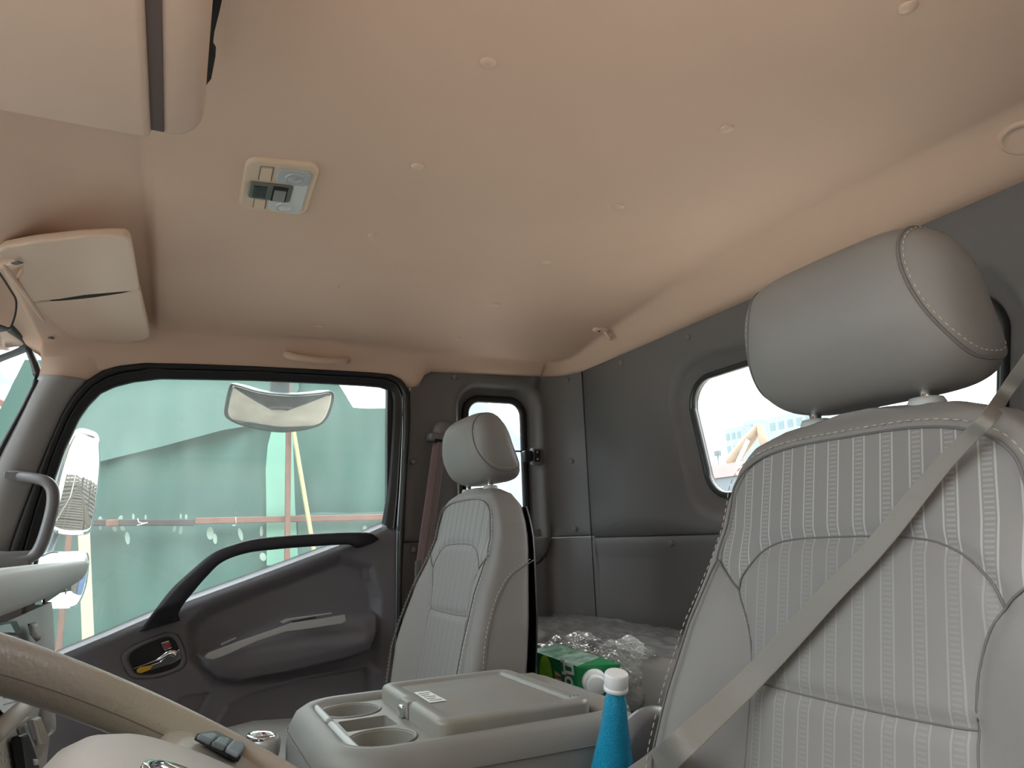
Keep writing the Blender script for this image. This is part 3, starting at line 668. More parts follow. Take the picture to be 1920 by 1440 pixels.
# coat hooks on the rear edge of the headliner
def coat_hook(p, sc_, label, group=None):
    c = ceil_hit(p); n = 1e-3
    dzx = (ceil_z(c[0] + n, c[1]) - ceil_z(c[0] - n, c[1])) / (2 * n); dzy = (ceil_z(c[0], c[1] + n) - ceil_z(c[0], c[1] - n)) / (2 * n)
    nn = np.array([dzx, dzy, -1.0]); nn /= np.linalg.norm(nn); a = np.array([1, 0, 0]) - nn * nn[0]; a /= np.linalg.norm(a); b = np.cross(nn, a)
    if b[1] > 0: b = -b
    h = empty('coat_hook', c, label, 'coat hook', group)
    rows = [[c + nn * t + a * (0.016 * k * math.cos(q)) * sc_ + b * (0.026 * k * math.sin(q)) * sc_ for q in np.linspace(0, 2 * PI, 32, endpoint=False)] for k, t in ((1.0, -0.002), (1.0, 0.003), (0.9, 0.006), (0.6, 0.0065), (0.02, 0.0065))]
    link('base_plate', rows_mesh(rows, True), M['tanplastic'], h)
    link('screw_hole', lathe(c + nn * 0.006 - b * 0.006 * sc_, nn, [(0.005 * sc_, 0), (0.0035 * sc_, 0.0012), (0.0034 * sc_, 0.0012)], 16), M['darkhole'], h)
    P = [c + b * 0.012 * sc_, c + b * 0.017 * sc_ + nn * 0.014, c + b * 0.026 * sc_ + nn * 0.024, c + b * 0.036 * sc_ + nn * 0.022]
    link('hook', tube_mesh(spline(P, 20), [0.005, 0.005, 0.006, 0.004], 12), M['tanplastic'], h)
coat_hook((1129, 655), 1.0, 'small tan coat hook beside the passenger rear corner of headliner')
c = ceil_hit((1925, 300))
h = empty('clip_cover', c, 'tan cover plate on headliner edge above the driver headrest', 'cover plate')
rows = [[c + np.array([0.030 * k * math.cos(q) * 1.0 + 0.0, 0.022 * k * math.sin(q), -t + (ceil_z(c[0] + 0.030 * k * math.cos(q), c[1] + 0.022 * k * math.sin(q)) - c[2])]) for q in np.linspace(0, 2 * PI, 32, endpoint=False)] for k, t in ((1.0, -0.002), (1.0, 0.003), (0.85, 0.006), (0.8, 0.0045), (0.5, 0.0045), (0.02, 0.0045))]
link('plate', rows_mesh(rows, True), M['tanplastic'], h)

# passenger sun visor (front flap and rear flap) with hinge and clip
vz = lambda y: 1.4985
def VZ(p, dz=0.0): return Zp(p, 1.497 + dz)
vis = empty('sun_visor', VZ((150, 550)), 'tan folded sun visor above the passenger windshield side', 'sun visor')
def slab(px, name, dz, th, m_, parent, bv=0.005, n=90, rd=True):
    P = [VZ(p, dz) for p in px]; P = resample(P, n, True) if rd else P
    o = link(name, plate(P, (0, 0, 1), th), m_, parent, smooth=False); bevel(o, bv, 3, 50)
    for q in o.data.polygons: q.use_smooth = len(q.vertices) == 4
    return o
slab([(8, 466), (60, 456), (150, 446), (215, 443), (237, 444), (244, 452), (250, 480), (261, 546), (240, 547), (205, 550), (160, 554), (110, 562), (58, 566), (30, 524), (40, 512), (42, 497), (36, 489), (2, 486), (-6, 474)], 'visor_flap', 0.0, 0.016, M['tanplastic'], vis, 0.004, 120)
slab([(60, 569), (120, 566), (170, 561), (225, 553), (262, 545), (268, 572), (280, 622), (281, 632), (272, 638), (220, 646), (160, 652), (148, 650), (142, 645), (136, 634), (118, 632), (100, 634), (84, 605)], 'visor_flap', 0.003, 0.016, M['tanplastic'], vis, 0.004, 120)
link('flap_gap_shade', plate([VZ(p, 0.006) for p in [(95, 562), (160, 550), (205, 545), (255, 542), (257, 550), (205, 560), (160, 566), (95, 570)]], (0, 0, 1), 0.003), M['darkhole'], vis, smooth=False)  # dark plate stands in for the shade between the flaps
link('hinge_rod', tube_mesh([VZ((10, 500), -0.006), VZ((60, 570), 0.002), VZ((112, 640), 0.002)], 0.0042, 10), M['tanplastic'], vis)
o = link('hinge_mount', obox_mesh(VZ((98, 640), 0.003), (1, -0.3, 0), (0.3, 1, 0), (0, 0, 1), 0.022, 0.009, 0.012, 0.005), M['tanplastic'], vis)
link('mount_hole', lathe(VZ((96, 634), -0.0095), (0, 0, -1), [(0.0065, 0), (0.0065, 0.0012)], 16), M['seam'], vis)
o = link('retaining_clip', obox_mesh(VZ((22, 492), 0.004), (1, 0.9, 0), (-0.9, 1, 0), (0, 0, 1), 0.024, 0.008, 0.010, 0.005), M['tanplastic'], vis)
link('clip_slot', obox_mesh(VZ((32, 493), -0.007), (1, 0.9, 0), (-0.9, 1, 0), (0, 0, 1), 0.010, 0.0045, 0.001, 0.0004), M['seam'], vis)

# driver's overhead visor box
BZ = 1.385
ob = empty('overhead_console', (-0.6, 0.12, BZ), 'tan overhead console pod with hinged lid above the steering wheel', 'overhead console')
def obp(p): return Zp(p, BZ)
e0 = obp((352, 262)); xe = e0[0]
bx = lambda: None
bm_ = box_mesh(-0.93, xe + 0.016, -0.004, 0.33, BZ, ceil_z(-0.4, 0.2) + 0.02)
o = link('case', bm_, M['tanplastic'], ob, smooth=True); bevel(o, 0.028, 6)
for v in o.data.vertices:   # the underside runs lower towards the windshield and its end tapers
    pass
# lid panel below the case with a dark gap along its rear edge
lidp = [obp(p) for p in [(290, -60), (311, 245), (300, 258), (255, 262), (0, 226), (-120, 205), (-200, -60)]]
y0 = 0.040
x1 = xe - 0.004
o = link('lid', box_mesh(-0.90, x1, y0, 0.325, BZ - 0.010, BZ + 0.006, 0.0), M['tanplastic'], ob, smooth=True); bevel(o, 0.006, 4)
o = link('lid_gap', box_mesh(-0.90, x1 - 0.006, y0 - 0.011, y0 + 0.004, BZ - 0.003, BZ + 0.004, 0.001), M['gap'], ob, smooth=False)
# dark plate painting the shade of the slot between case and headliner
op = link('storage_slot_shade', plate([Zp(p, 1.535) for p in [(391, -40), (391, 60), (385, 162), (396, 148), (404, 106), (398, 96), (402, 60), (412, 20), (425, -40)]], (0, 0, 1), 0.012), M['darkhole'], ob, smooth=False)

# interior rear view mirror (its edge shows at the left of the view)
def P_(p, d): return at(p, d)
imd = 0.92
imp = [(-120, 470), (-30, 478), (0, 512), (22, 546), (31, 562), (32, 578), (29, 596), (23, 612), (18, 618), (0, 612), (-60, 598), (-130, 585)]
imc = P_((-50, 540), imd)
im = empty('rear_view_mirror', imc, 'dark framed interior rear view mirror beside the passenger sun visor', 'mirror')
nm = (CAM - imc) / np.linalg.norm(CAM - imc); nm2 = nm + np.array([0.0, -0.30, 0.42]); nm2 /= np.linalg.norm(nm2)
imr = spline([onp(p, imc, nm2) for p in imp], 80, True); cc = imr.mean(0)
rows = [[cc + (p - cc) * k + nm2 * h for p in imr] for k, h in ((0.7, -0.030), (0.95, -0.022), (1.0, -0.006), (1.0, 0.0), (0.985, 0.003), (0.965, 0.003), (0.955, 0.0))]
link('housing', rows_mesh(rows, True, True), M['blackplastic'], im)
link('mirror_glass', me_py([cc + (p - cc) * 0.955 + nm2 * 0.0008 for p in imr], [tuple(range(80))]), M['mirror'], im, smooth=False)
link('stem', tube_mesh([cc - nm2 * 0.02, cc - nm2 * 0.04 + np.array([0, 0.04, 0.05]), np.array([cc[0], cc[1] + 0.09, 1.50])], 0.009, 12), M['blackplastic'], im)

# pillar grab handle
ph = empty('pillar_handle', X((100, 960), 0.88), 'grey angled grab handle on the passenger windshield pillar', 'grab handle')
pp = [(18, 890), (40, 893), (66, 897), (86, 903), (98, 918), (99, 945), (90, 985), (76, 1025), (62, 1042), (38, 1047), (5, 1045), (-40, 1040)]
xv = [0.912, 0.90, 0.885, 0.875, 0.872, 0.872, 0.874, 0.878, 0.882, 0.884, 0.885, 0.885]
path = spline([X(p, x) for p, x in zip(pp, xv)], 90)
link('grip', tube_mesh(path, [0.011, 0.012, 0.013, 0.013, 0.013, 0.013, 0.012], 20, ry=[0.0125, 0.014, 0.0155, 0.016, 0.0155, 0.0145, 0.014], up=(-1, 0, 0)), M['handlegrey'], ph)
o = link('screw_cover', obox_mesh(X((24, 891), 0.894), (0, 1, 0.06), (0, -0.06, 1), (1, 0, 0), 0.016, 0.0075, 0.004, 0.002), M['handlegrey'], ph)
link('foot', obox_mesh(X((0, 1052), 0.89), (0, 1, 0), (0, 0, 1), (1, 0, 0), 0.06, 0.02, 0.02, 0.008), M['handlegrey'], ph)

# ================================================================== DASHBOARD
DY = 0.20
dsh = empty('dashboard', (0.3, 0.35, 0.6), 'light grey dashboard with hooded shelf, vents and centre control stack', 'dashboard')
# rear lip (hood bar) running across, tapering section
def bar_pt(x, z): return (x, 0.165, z)
rows = []
xe_ = 0.80
for x, k in [(-0.6, 1), (-0.2, 1), (0.1, 1), (0.35, 1), (0.45, 0.97), (0.55, 0.93), (0.70, 0.85), (0.77, 0.78), (0.795, 0.7), (0.80, 0.6)]:
    zt = 0.984; h = 0.052 + 0.0 * x; yb = 0.158 + 0.012 * (x > 2)
    r = [(x, yb + 0.10, zt - h * 0.05 - 0.002), (x, yb + 0.012, zt - 0.001), (x, yb + 0.004, zt - 0.004), (x, yb, zt - 0.010), (x, yb + 0.001, zt - h * k + 0.012), (x, yb + 0.006, zt - h * k + 0.003), (x, yb + 0.014, zt - h * k), (x, yb + 0.10, zt - h * k + 0.012)]
    rows.append([(a, 0.158 + (b - 0.158), c) for a, b, c in r])
link('hood_bar', rows_mesh(rows, True, True), M['dash'], dsh)
# top surface towards the windshield
link('top_pad', box_mesh(-0.93, 0.90, 0.24, 0.50, 0.925, 0.968, 0.012), M['dash'], dsh)
# face panel
pf = [(98, 1128), (101, 1150), (104, 1235), (102, 1300), (99, 1320), (92, 1400), (80, 1500)]
rgt = spline([X(p, 0.76) for p in pf], 20)
rows = [[(rgt[i][0] - 0.0, rgt[i][1] + 0.14, rgt[i][2]) for i in range(20)], [(rgt[i][0], rgt[i][1] + 0.008, rgt[i][2]) for i in range(20)], [(rgt[i][0] - 0.008, rgt[i][1], rgt[i][2]) for i in range(20)]]
for x in (0.6, 0.4, 0.2, 0.0, -0.2, -0.6): rows.append([(x, rgt[i][1] + 0.0, rgt[i][2] - 0.0) for i in range(20)])
link('face_panel', rows_mesh(rows), M['dash'], dsh)
link('side_skirt', box_mesh(0.735, 0.755, 0.26, 0.50, 0.30, 0.95), M['dash'], dsh, smooth=False)
FY = float(np.interp(0.8, [rgt[-1][2], rgt[0][2]], [rgt[-1][1], rgt[0][1]]))
def DP(p, off=0.0): return onp(p, rgt[8] + np.array([0, -off, 0]), (0, 1, (rgt[0][1] - rgt[-1][1]) / (rgt[0][2] - rgt[-1][2]) * -1))
def dplate(px, off, th, m_, name, bv=0.0, parent=None):
    P = [DP(p, off) for p in px]; o = link(name, plate(P, (0, -1, 0), th), m_, parent or dsh, smooth=False)
    if bv: bevel(o, bv, 2)
    return o
# oval vent / dark cup under the bar, brackets
dplate([(-20, 1118), (46, 1112), (48, 1120), (40, 1134), (22, 1142), (-20, 1147)], 0.010, 0.010, M['blackplastic'], 'vent_ring', 0.002)
dplate([(-20, 1122), (36, 1117), (34, 1126), (18, 1134), (-20, 1139)], 0.021, 0.001, M['darkhole'], 'vent_opening')
link('bracket', merge(*[plate([DP(p, 0.022) for p in q], (0, -1, 0), 0.002) for q in ([(62, 1134), (70, 1106), (75, 1106), (76, 1134)], )]), M['steel'], dsh, smooth=False)
dplate([(78, 1116), (112, 1098), (130, 1086), (130, 1108), (110, 1112), (80, 1132)], 0.012, 0.004, M['blackplastic'], 'bracket', 0.001)
for p in [(123, 1096), (123.5, 1104.5)]:
    c = DP(p, 0.018); link('bracket_hole', lathe(c, (0, -1, 0), [(0.011, 0), (0.011, 0.0008)], 12), M['white'], dsh)
# round vent thumb wheel
dplate([(51, 1170), (62, 1167), (69, 1175), (71, 1200), (66, 1203), (56, 1190)], 0.004, 0.004, M['blackplastic'], 'vent_wheel', 0.001)
dplate([(52, 1172), (61, 1169), (67, 1178), (69, 1198), (60, 1196), (54, 1186)], 0.008, 0.008, M['dash'], 'vent_wheel', 0.003)
# small screen
dplate([(-20, 1170), (22, 1164), (34, 1188), (20, 1192), (-20, 1180)], 0.004, 0.006, M['blackplastic'], 'screen_frame', 0.001)
dplate([(-20, 1176), (18, 1169), (27, 1186), (-20, 1186)], 0.0105, 0.001, M['lensgrey'], 'screen')
# lower stack: pocket with paper sheet, rail, sliders and knobs
dplate([(-30, 1270), (58, 1280), (62, 1300), (0, 1375), (-30, 1400)], 0.003, 0.004, M['blackplastic'], 'pocket', 0.001)
pz = dplate([(-6, 1262), (35, 1282), (37, 1312), (8, 1341), (-2, 1330)], 0.009, 0.0012, M['paper'], 'paper_sheet')
for k in range(4): dplate([(4 + k * 1.0, 1284 + k * 12), (30 + k, 1290 + k * 8), (30 + k, 1291.5 + k * 8), (4 + k, 1286 + k * 12)], 0.0106, 0.0004, M['console'], 'printed_line')
a, b = DP((66, 1306), 0.014), DP((-20, 1385), 0.014)
link('rail', tube_mesh([a, a + (b - a) * .02, b], [0.008, 0.013, 0.013], 14), M['dashbeige'], dsh)
dplate([(48, 1345), (66, 1345), (84, 1380), (88, 1392), (60, 1440), (20, 1460), (-20, 1470), (-20, 1400)], 0.002, 0.004, M['dashbeige'], 'control_plate', 0.001)
dplate([(50, 1351), (62, 1345), (79, 1386), (76, 1394), (64, 1398)], 0.007, 0.012, M['dashbeige'], 'slider_knob', 0.004)
dplate([(50, 1353), (56, 1352), (66, 1386), (62, 1390)], 0.0195, 0.001, M['door'], 'slider_slot')
for k in range(4): dplate([(31 + k * 5, 1367 - k * 3), (35 + k * 5, 1364 - k * 3), (55 + k * 5, 1409 - k * 5), (52 + k * 5, 1412 - k * 5)], 0.007, 0.003, M['console'], 'vent_slat', 0.001)
kc = DP((78, 1350), 0.0); link('temperature_knob', lathe(kc, (0, -1, 0.2), [(0.030, 0), (0.030, 0.012), (0.026, 0.018), (0.010, 0.019)], 28), M['greyplastic'], dsh)
dplate([(18, 1382), (33, 1376), (52, 1425), (58, 1450), (30, 1460)], 0.010, 0.014, M['blackplastic'], 'lever_cover', 0.004)
dplate([(46, 1403), (52, 1400), (62, 1428), (57, 1434)], 0.012, 0.006, M['steel'], 'slider_stem', 0.001)
dplate([(52, 1424), (61, 1424), (64, 1436), (54, 1437)], 0.018, 0.008, M['greyplastic'], 'slider_knob', 0.003)
for i in range(6): dplate([(2 + (i % 3) * 7, 1410 + (i // 3) * 14), (5 + (i % 3) * 7, 1409 + (i // 3) * 14), (6 + (i % 3) * 7, 1414 + (i // 3) * 14), (3 + (i % 3) * 7, 1415 + (i // 3) * 14)], 0.0062, 0.0006, M['greyplastic'], 'switch_mark')

# ================================================================== STEERING WHEEL
wc = np.array([-0.545, -0.005, 0.862]); Rw = 0.208; tilt = math.radians(31)
wu = np.array([1.0, 0, 0]); wv_ = np.array([0, math.cos(tilt), math.sin(tilt)]); wn = np.cross(wu, wv_)
sw = empty('steering_wheel', wc, 'taupe vinyl steering wheel with pale hub and spoke buttons', 'steering wheel')
def WP(r, a, h=0.0): return wc + (wu * math.cos(a) + wv_ * math.sin(a)) * r + wn * h
rows = []
for a in np.linspace(0, 2 * PI, 129):
    ctr = WP(Rw, a); rad = wu * math.cos(a) + wv_ * math.sin(a)
    rows.append([ctr + rad * 0.0165 * math.cos(t) + wn * 0.0185 * math.sin(t) for t in np.linspace(0, 2 * PI, 28, endpoint=False)])
link('rim', rows_mesh(rows, True), M['wheel'], sw)
link('rim_seam', tube_mesh([WP(Rw - 0.0164, a, -0.002) for a in np.linspace(0, 2 * PI, 160, endpoint=False)], 0.0005, 6, True), M['wheelseam'], sw)
def WQ0(p, h): return onp(p, wc + wn * h, wn)
# hub pad: dome
rows = []
for k, h in ((0.05, 0.018), (0.35, 0.0175), (0.6, 0.0145), (0.8, 0.009), (0.92, 0.002), (0.98, -0.006), (1.0, -0.016), (0.98, -0.03), (0.8, -0.05)):
    rows.append([wc + wu * 0.122 * k * np.sign(math.cos(t)) * abs(math.cos(t)) ** 0.8 + wv_ * 0.100 * k * np.sign(math.sin(t)) * abs(math.sin(t)) ** 0.8 - wv_ * 0.034 + wu * 0.006 + wn * (h + 0.004) for t in np.linspace(0, 2 * PI, 72, endpoint=False)])
link('hub_pad', rows_mesh(rows, True, True), M['hub'], sw)
# spokes
for sgn, nm_ in ((1, 'spoke'), (-1, 'spoke')):
    rows = []
    for t in np.linspace(0, 1, 14):
        a0 = math.radians(-14) if sgn > 0 else math.radians(194)
        c_ = wc + (WP(Rw - 0.004, a0) - wc) * (0.35 + 0.65 * t) + wn * (-0.006 + 0.002 * t)
        wd_ = 0.042 - 0.022 * math.sin(PI * min(1, t * 1.05)) * 0.6 + 0.012 * t * t
        dirp = WP(1, a0) - wc; side = np.cross(wn, dirp); side /= np.linalg.norm(side)
        rows.append([c_ + side * wd_ * np.sign(math.cos(q)) * abs(math.cos(q)) ** 0.6 + wn * 0.013 * math.sin(q) for q in np.linspace(0, 2 * PI, 28, endpoint=False)])
    link(nm_, rows_mesh(rows, True, True), M['wheel'], sw)
# chrome emblem: oval ring with a slanted bar, in the hub centre
ec = WQ0((378, 1484), 0.024)
link('emblem_ring', tube_mesh([ec + wu * 0.026 * math.cos(t) + wv_ * 0.030 * math.sin(t) - wn * 0.001 for t in np.linspace(0, 2 * PI, 60, endpoint=False)], 0.0028, 10, True), M['chrome'], sw)
link('emblem_bar', tube_mesh([ec - wv_ * 0.022 - wu * 0.008, ec + wv_ * 0.0 + wu * 0.002 + wn * 0.001, ec + wv_ * 0.022 + wu * 0.010], 0.0035, 10), M['chrome'], sw)
# spoke button pod
def WQ(p, h): return onp(p, wc + wn * h, wn)
podp = [(362, 1387), (392, 1381), (440, 1388), (459, 1402), (455, 1412), (446, 1430), (424, 1421), (390, 1402)]
o = link('button_pod', plate([WQ(p, 0.010) for p in podp], wn, 0.005), M['blackplastic'], sw, smooth=False); bevel(o, 0.001, 2)
for q in ([(366, 1386), (392, 1382), (405, 1389), (392, 1398)], [(394, 1399), (407, 1390), (425, 1392), (427, 1398), (418, 1409)], [(420, 1410), (432, 1396), (454, 1401), (455, 1407), (444, 1423)]):
    o = link('spoke_button', plate([WQ(p, 0.016) for p in q], wn, 0.004), M['bluebutton'], sw, smooth=False); bevel(o, 0.0015, 3)
# column
link('column_shroud', tube_mesh([wc - wn * 0.03, wc - wn * 0.12, wc - wn * 0.30 + np.array([0, 0.05, 0])], [0.05, 0.06, 0.07], 24), M['handlegrey'], sw)

# gear lever knob
gk = at((489, 1386), 0.98)
gs = empty('gear_lever', (gk[0], gk[1], 0.0), 'gear lever with silver ball knob and black shift pattern cap', 'gear lever')
link('knob', lathe(gk + np.array([0, 0, -0.045]), (0, -0.12, 1), [(0.010, -0.02), (0.013, 0), (0.019, 0.012), (0.0225, 0.030), (0.0222, 0.042), (0.019, 0.049)], 36), M['silver'], gs)
link('chrome_ring', lathe(gk + np.array([0, -0.0005, 0.0]), (0, -0.12, 1), [(0.0195, 0.0015), (0.0205, 0.0045), (0.0185, 0.0066), (0.0155, 0.0050)], 40, cap=False), M['chrome'], gs)
link('pattern_cap', lathe(gk + np.array([0, -0.001, 0.002]), (0, -0.12, 1), [(0.0175, 0), (0.016, 0.0028), (0.0005, 0.0036)], 32), M['blackplastic'], gs)
for a, b in (((-0.009, 0), (0.009, 0)), ((-0.009, -0.007), (-0.009, 0.007)), ((0, -0.008), (0, 0.008)), ((0.009, -0.007), (0.009, 0.007))):
    link('pattern_line', tube_mesh([gk + np.array([a[0], a[1] - 0.001, 0.0058 + a[1] * 0.12]), gk + np.array([b[0], b[1] - 0.001, 0.0058 + b[1] * .12])], 0.0006, 6), M['white'], gs)
link('red_mark', tube_mesh([gk + np.array([0.008, -0.006, 0.0058]), gk + np.array([0.012, 0.003, 0.006])], 0.0012, 6), M['red'], gs)
link('shaft', tube_mesh([gk + np.array([0, 0, -0.05]), np.array([gk[0], gk[1] + 0.06, 0.30])], 0.006, 12), M['steel'], gs)
link('boot', lathe((gk[0], gk[1] + 0.06, 0.24), (0, -0.1, 1), [(0.09, 0), (0.06, 0.04), (0.05, 0.08), (0.03, 0.12), (0.02, 0.16)], 24), M['handlegrey'], gs)

# ================================================================== SEATS
HWZ = [0.44, 0.50, 0.60, 0.70, 0.78, 0.84, 0.90, 0.97, 1.03, 1.065, 1.088, 1.101, 1.108]
HWW = [0.225, 0.242, 0.246, 0.244, 0.238, 0.228, 0.214, 0.197, 0.178, 0.158, 0.132, 0.095, 0.03]
def half_w(z): return np.interp(z, HWZ, HWW)
def front_c(z): return -0.502 - 0.21 * (z - 0.72)            # middle of the backrest face
def front_e(z): return np.interp(z, [0.44, 0.6, 0.767, 0.82, 0.90, 0.95, 1.0, 1.078, 1.11], [-0.43, -0.452, -0.474, -0.490, -0.520, -0.546, -0.566, -0.577, -0.590])
def back_y(z): return np.interp(z, [0.44, 0.6, 0.76, 0.85, 1.0, 1.06, 1.09, 1.11], [-0.575, -0.60, -0.618, -0.632, -0.650, -0.650, -0.638, -0.615])
ARCH = [(-0.136, 0.936), (-0.128, 0.954), (-0.100, 0.978), (-0.055, 0.988), (0.055, 0.988), (0.100, 0.978), (0.128, 0.954), (0.136, 0.936)]
BOLR = [(0.172, 0.968), (0.136, 0.936), (0.118, 0.90), (0.112, 0.86), (0.113, 0.80), (0.118, 0.72), (0.125, 0.60), (0.13, 0.46)]
BOLL = [(-a, b) for a, b in BOLR]
LOWS = [(-0.112, 0.851), (-0.05, 0.849), (0.05, 0.849), (0.112, 0.851)]
SEAMS = [spline(q, 60) for q in (ARCH, BOLR, BOLL, LOWS)]
def front_y(x, z):
    w = half_w(z); t = np.clip(np.abs(x) / np.maximum(w, 0.02), 0, 1)
    e = sm(t, 0.50, 0.86); y = front_c(z) * (1 - e) + front_e(z) * e
    return y
def seat_surface(x, z):
    P = np.array([[x, z]]); g = sum(0.0035 * np.exp(-(sdist(P, s) / 0.007) ** 2) for s in SEAMS)
    return float(front_y(np.array([x]), np.array([z]))[0] - g[0])
def make_seat(cx, label):
    root = empty('truck_seat', (cx, -0.35, 0.0), label, 'seat', 'grey striped front seats')
    zs = np.r_[np.linspace(0.44, 1.03, 120), 1.03 + 0.078 * np.sin(np.linspace(0.02, PI / 2, 44))]
    NA = 260; ths = np.linspace(0, 2 * PI, NA, endpoint=False)
    # more samples on the broad faces
    rows = []; allv = []
    for z in zs:
        w = float(half_w(z)); yb = float(back_y(z)); r = []
        n_ = 5.5
        for t in ths:
            c, s = math.cos(t), math.sin(t); x = w * np.sign(c) * abs(c) ** (2 / n_); q = np.sign(s) * abs(s) ** (2 / n_)
            r.append((x, q))
        r = np.array(r); fy = front_y(r[:, 0], np.full(NA, z))
        ztop = sm(z, 1.085, 1.109); fy = fy - ztop * 0.012
        P = np.column_stack([r[:, 0], np.full(NA, z)])
        g = sum(0.0035 * np.exp(-(sdist(P, s) / 0.007) ** 2) for s in SEAMS) * (r[:, 1] > 0.6)
        y = yb + (fy - g - yb) * (r[:, 1] + 1) / 2
        rows.append([(cx + a, b, z) for a, b in zip(r[:, 0], y)])
        allv.append(np.column_stack([r[:, 0], np.full(NA, z), r[:, 1]]))
    me = me_py([p for r in rows for p in r], grid_faces(len(rows), NA, True) + [tuple(range(NA)), tuple(reversed(range((len(rows) - 1) * NA, len(rows) * NA)))])
    A = np.vstack(allv)
    # striped insert: everything between the bolster seams and inside the outer stitch, up to the top band
    bx = np.interp(A[:, 1], [q[1] for q in BOLR][::-1], [q[0] for q in BOLR][::-1], right=0.172)
    upper = half_w(A[:, 1]) - 0.022
    lim = np.where(A[:, 1] > 0.968, upper, bx)
    fab = (np.abs(A[:, 0]) < lim) & (A[:, 1] < 1.088) & (A[:, 2] > 0.5)
    below = np.where(A[:, 1] < 0.988, 0.55, 1.0)
    arch_in = inside(A[:, :2], ARCH + [(0.136, 0.4), (-0.136, 0.4)])
    ep = [(half_w(z) * 0.865, z) for z in np.linspace(0.44, 1.03, 40)]
    ep += [(half_w(1.03) * 0.865 * math.cos(a) ** 0.55, 1.03 + 0.052 * math.sin(a)) for a in np.linspace(0.05, PI / 2 - 1e-3, 30)]
    fab &= inside(A[:, :2], ep + [(-a, b) for a, b in ep[::-1]])
    val = fab * np.where(arch_in, 0.42, 1.0)
    at_ = me.attributes.new('fabric', 'FLOAT', 'POINT'); at_.data.foreach_set('value', val.astype(np.float32))
    link('backrest', me, M['seat'], root)
    def fy_(x, z): return seat_surface(x, z)
    def seam_obj(pts, nm_, r=0.0011, off=0.0):
        P = spline(pts, 90)
        link(nm_, tube_mesh([(cx + a, fy_(a, b) + off, b) for a, b in P], r, 6), M['seam'], root)
    for s in (ARCH, BOLR, BOLL, LOWS): seam_obj(s, 'seam')
    # outer edge seam with contrast stitching, on both sides and over the top
    zz = np.r_[np.linspace(0.50, 1.03, 50), 1.03 + 0.058 * np.sin(np.linspace(0.05, PI / 2, 30))]
    wz = np.array([half_w(min(z, 1.03)) if z <= 1.03 else 0 for z in zz])
    edge = []
    for z in np.linspace(0.50, 1.03, 50): edge.append((half_w(z) * 0.865, z))
    wtop = half_w(1.03) * 0.865
    for a in np.linspace(0.05, PI / 2, 30): edge.append((wtop * math.cos(a) ** 0.55 if a < 1.57 else 0.0, 1.03 + 0.052 * math.sin(a)))
    edge[-1] = (0.0, 1.082)
    full_ = edge + [(-a, b) for a, b in edge[::-1][1:]]
    E3 = resample([(cx + a, fy_(a, b) + 0.0006, b) for a, b in full_], 260)
    link('edge_seam', tube_mesh(E3, 0.0013, 6), M['seam'], root)
    full2 = [(a * 1.04, b + 0.007 * max(0.0, (b - 1.0) / 0.09)) for a, b in full_]
    S3 = resample([(cx + a, fy_(a, min(b, 1.1)) + 0.0010, b) for a, b in full2], 260)
    link('edge_stitching', stitches(S3, (0, 1, 0.3), 0.0055, 0.003, 0.0007), M['stitch'], root)
    # side panel curved seam
    for sgn in (1, -1):
        pts = [(-0.505, 0.60), (-0.508, 0.70), (-0.520, 0.80), (-0.545, 0.87), (-0.585, 0.925), (-0.640, 0.955)]
        P = [(cx + sgn * (half_w(z) + 0.0005), y, z) for y, z in spline(pts, 50)]
        link('side_seam', tube_mesh(P, 0.0012, 6), M['seam'], root)
        P2 = [(p[0], p[1] + 0.004, p[2] + 0.004) for p in P]
        link('side_stitching', stitches(P2, (sgn, 0, 0), 0.0055, 0.003, 0.0007), M['stitch'], root)
    # rear shell
    rows = []
    for z in np.linspace(0.46, 1.06, 30):
        w = float(half_w(z)) + 0.001; yb = float(back_y(z))
        rows.append([(cx + w * s, yb + o_, z) for s, o_ in ((-0.99, 0.004), (-0.99, 0.001), (-0.95, -0.004), (0.95, -0.004), (0.99, 0.001), (0.99, 0.004))])
    sh = link('rear_shell', rows_mesh(rows), M['blackplastic'], root)
    # headrest
    prof0 = spline([(-0.524, 1.215), (-0.530, 1.250), (-0.545, 1.270), (-0.572, 1.278), (-0.602, 1.268), (-0.625, 1.235), (-0.640, 1.190), (-0.655, 1.145), (-0.656, 1.130), (-0.645, 1.121), (-0.615, 1.117), (-0.578, 1.120), (-0.548, 1.138), (-0.528, 1.175)], 72, True)
    pc = np.array([-0.594, 1.184]); pc = pc + np.array([-0.020, 0.003]); prof = pc + (prof0 - np.array([-0.592, 1.192])) * np.array([0.89, 0.95]); rows = []; HH = 0.121
    for x in np.sin(np.linspace(-PI / 2 * 0.985, PI / 2 * 0.985, 61)) * HH:
        s = (1 - abs(x / HH) ** 5.0) ** (1 / 3.2)
        rows.append([(cx + x, pc[0] + (p[0] - pc[0]) * s - 0.004 * (x / HH) ** 2, pc[1] + (p[1] - pc[1]) * s) for p in prof])
    hr = link('headrest', rows_mesh(rows, True, True), M['vinyl'], root)
    zt_, zb_ = prof[:, 1].max(), prof[:, 1].min()
    def hring(sgn, base, grow, out=0.0):
        R_ = []
        for p in prof:
            x = sgn * (base + grow * sm(zt_ - p[1], 0.02, zt_ - zb_)); s_ = (1 - abs(x / HH) ** 5.0) ** (1 / 3.2) + out
            R_.append((cx + x, pc[0] + (p[0] - pc[0]) * s_ - 0.004 * (x / HH) ** 2, pc[1] + (p[1] - pc[1]) * s_))
        return np.array(R_)
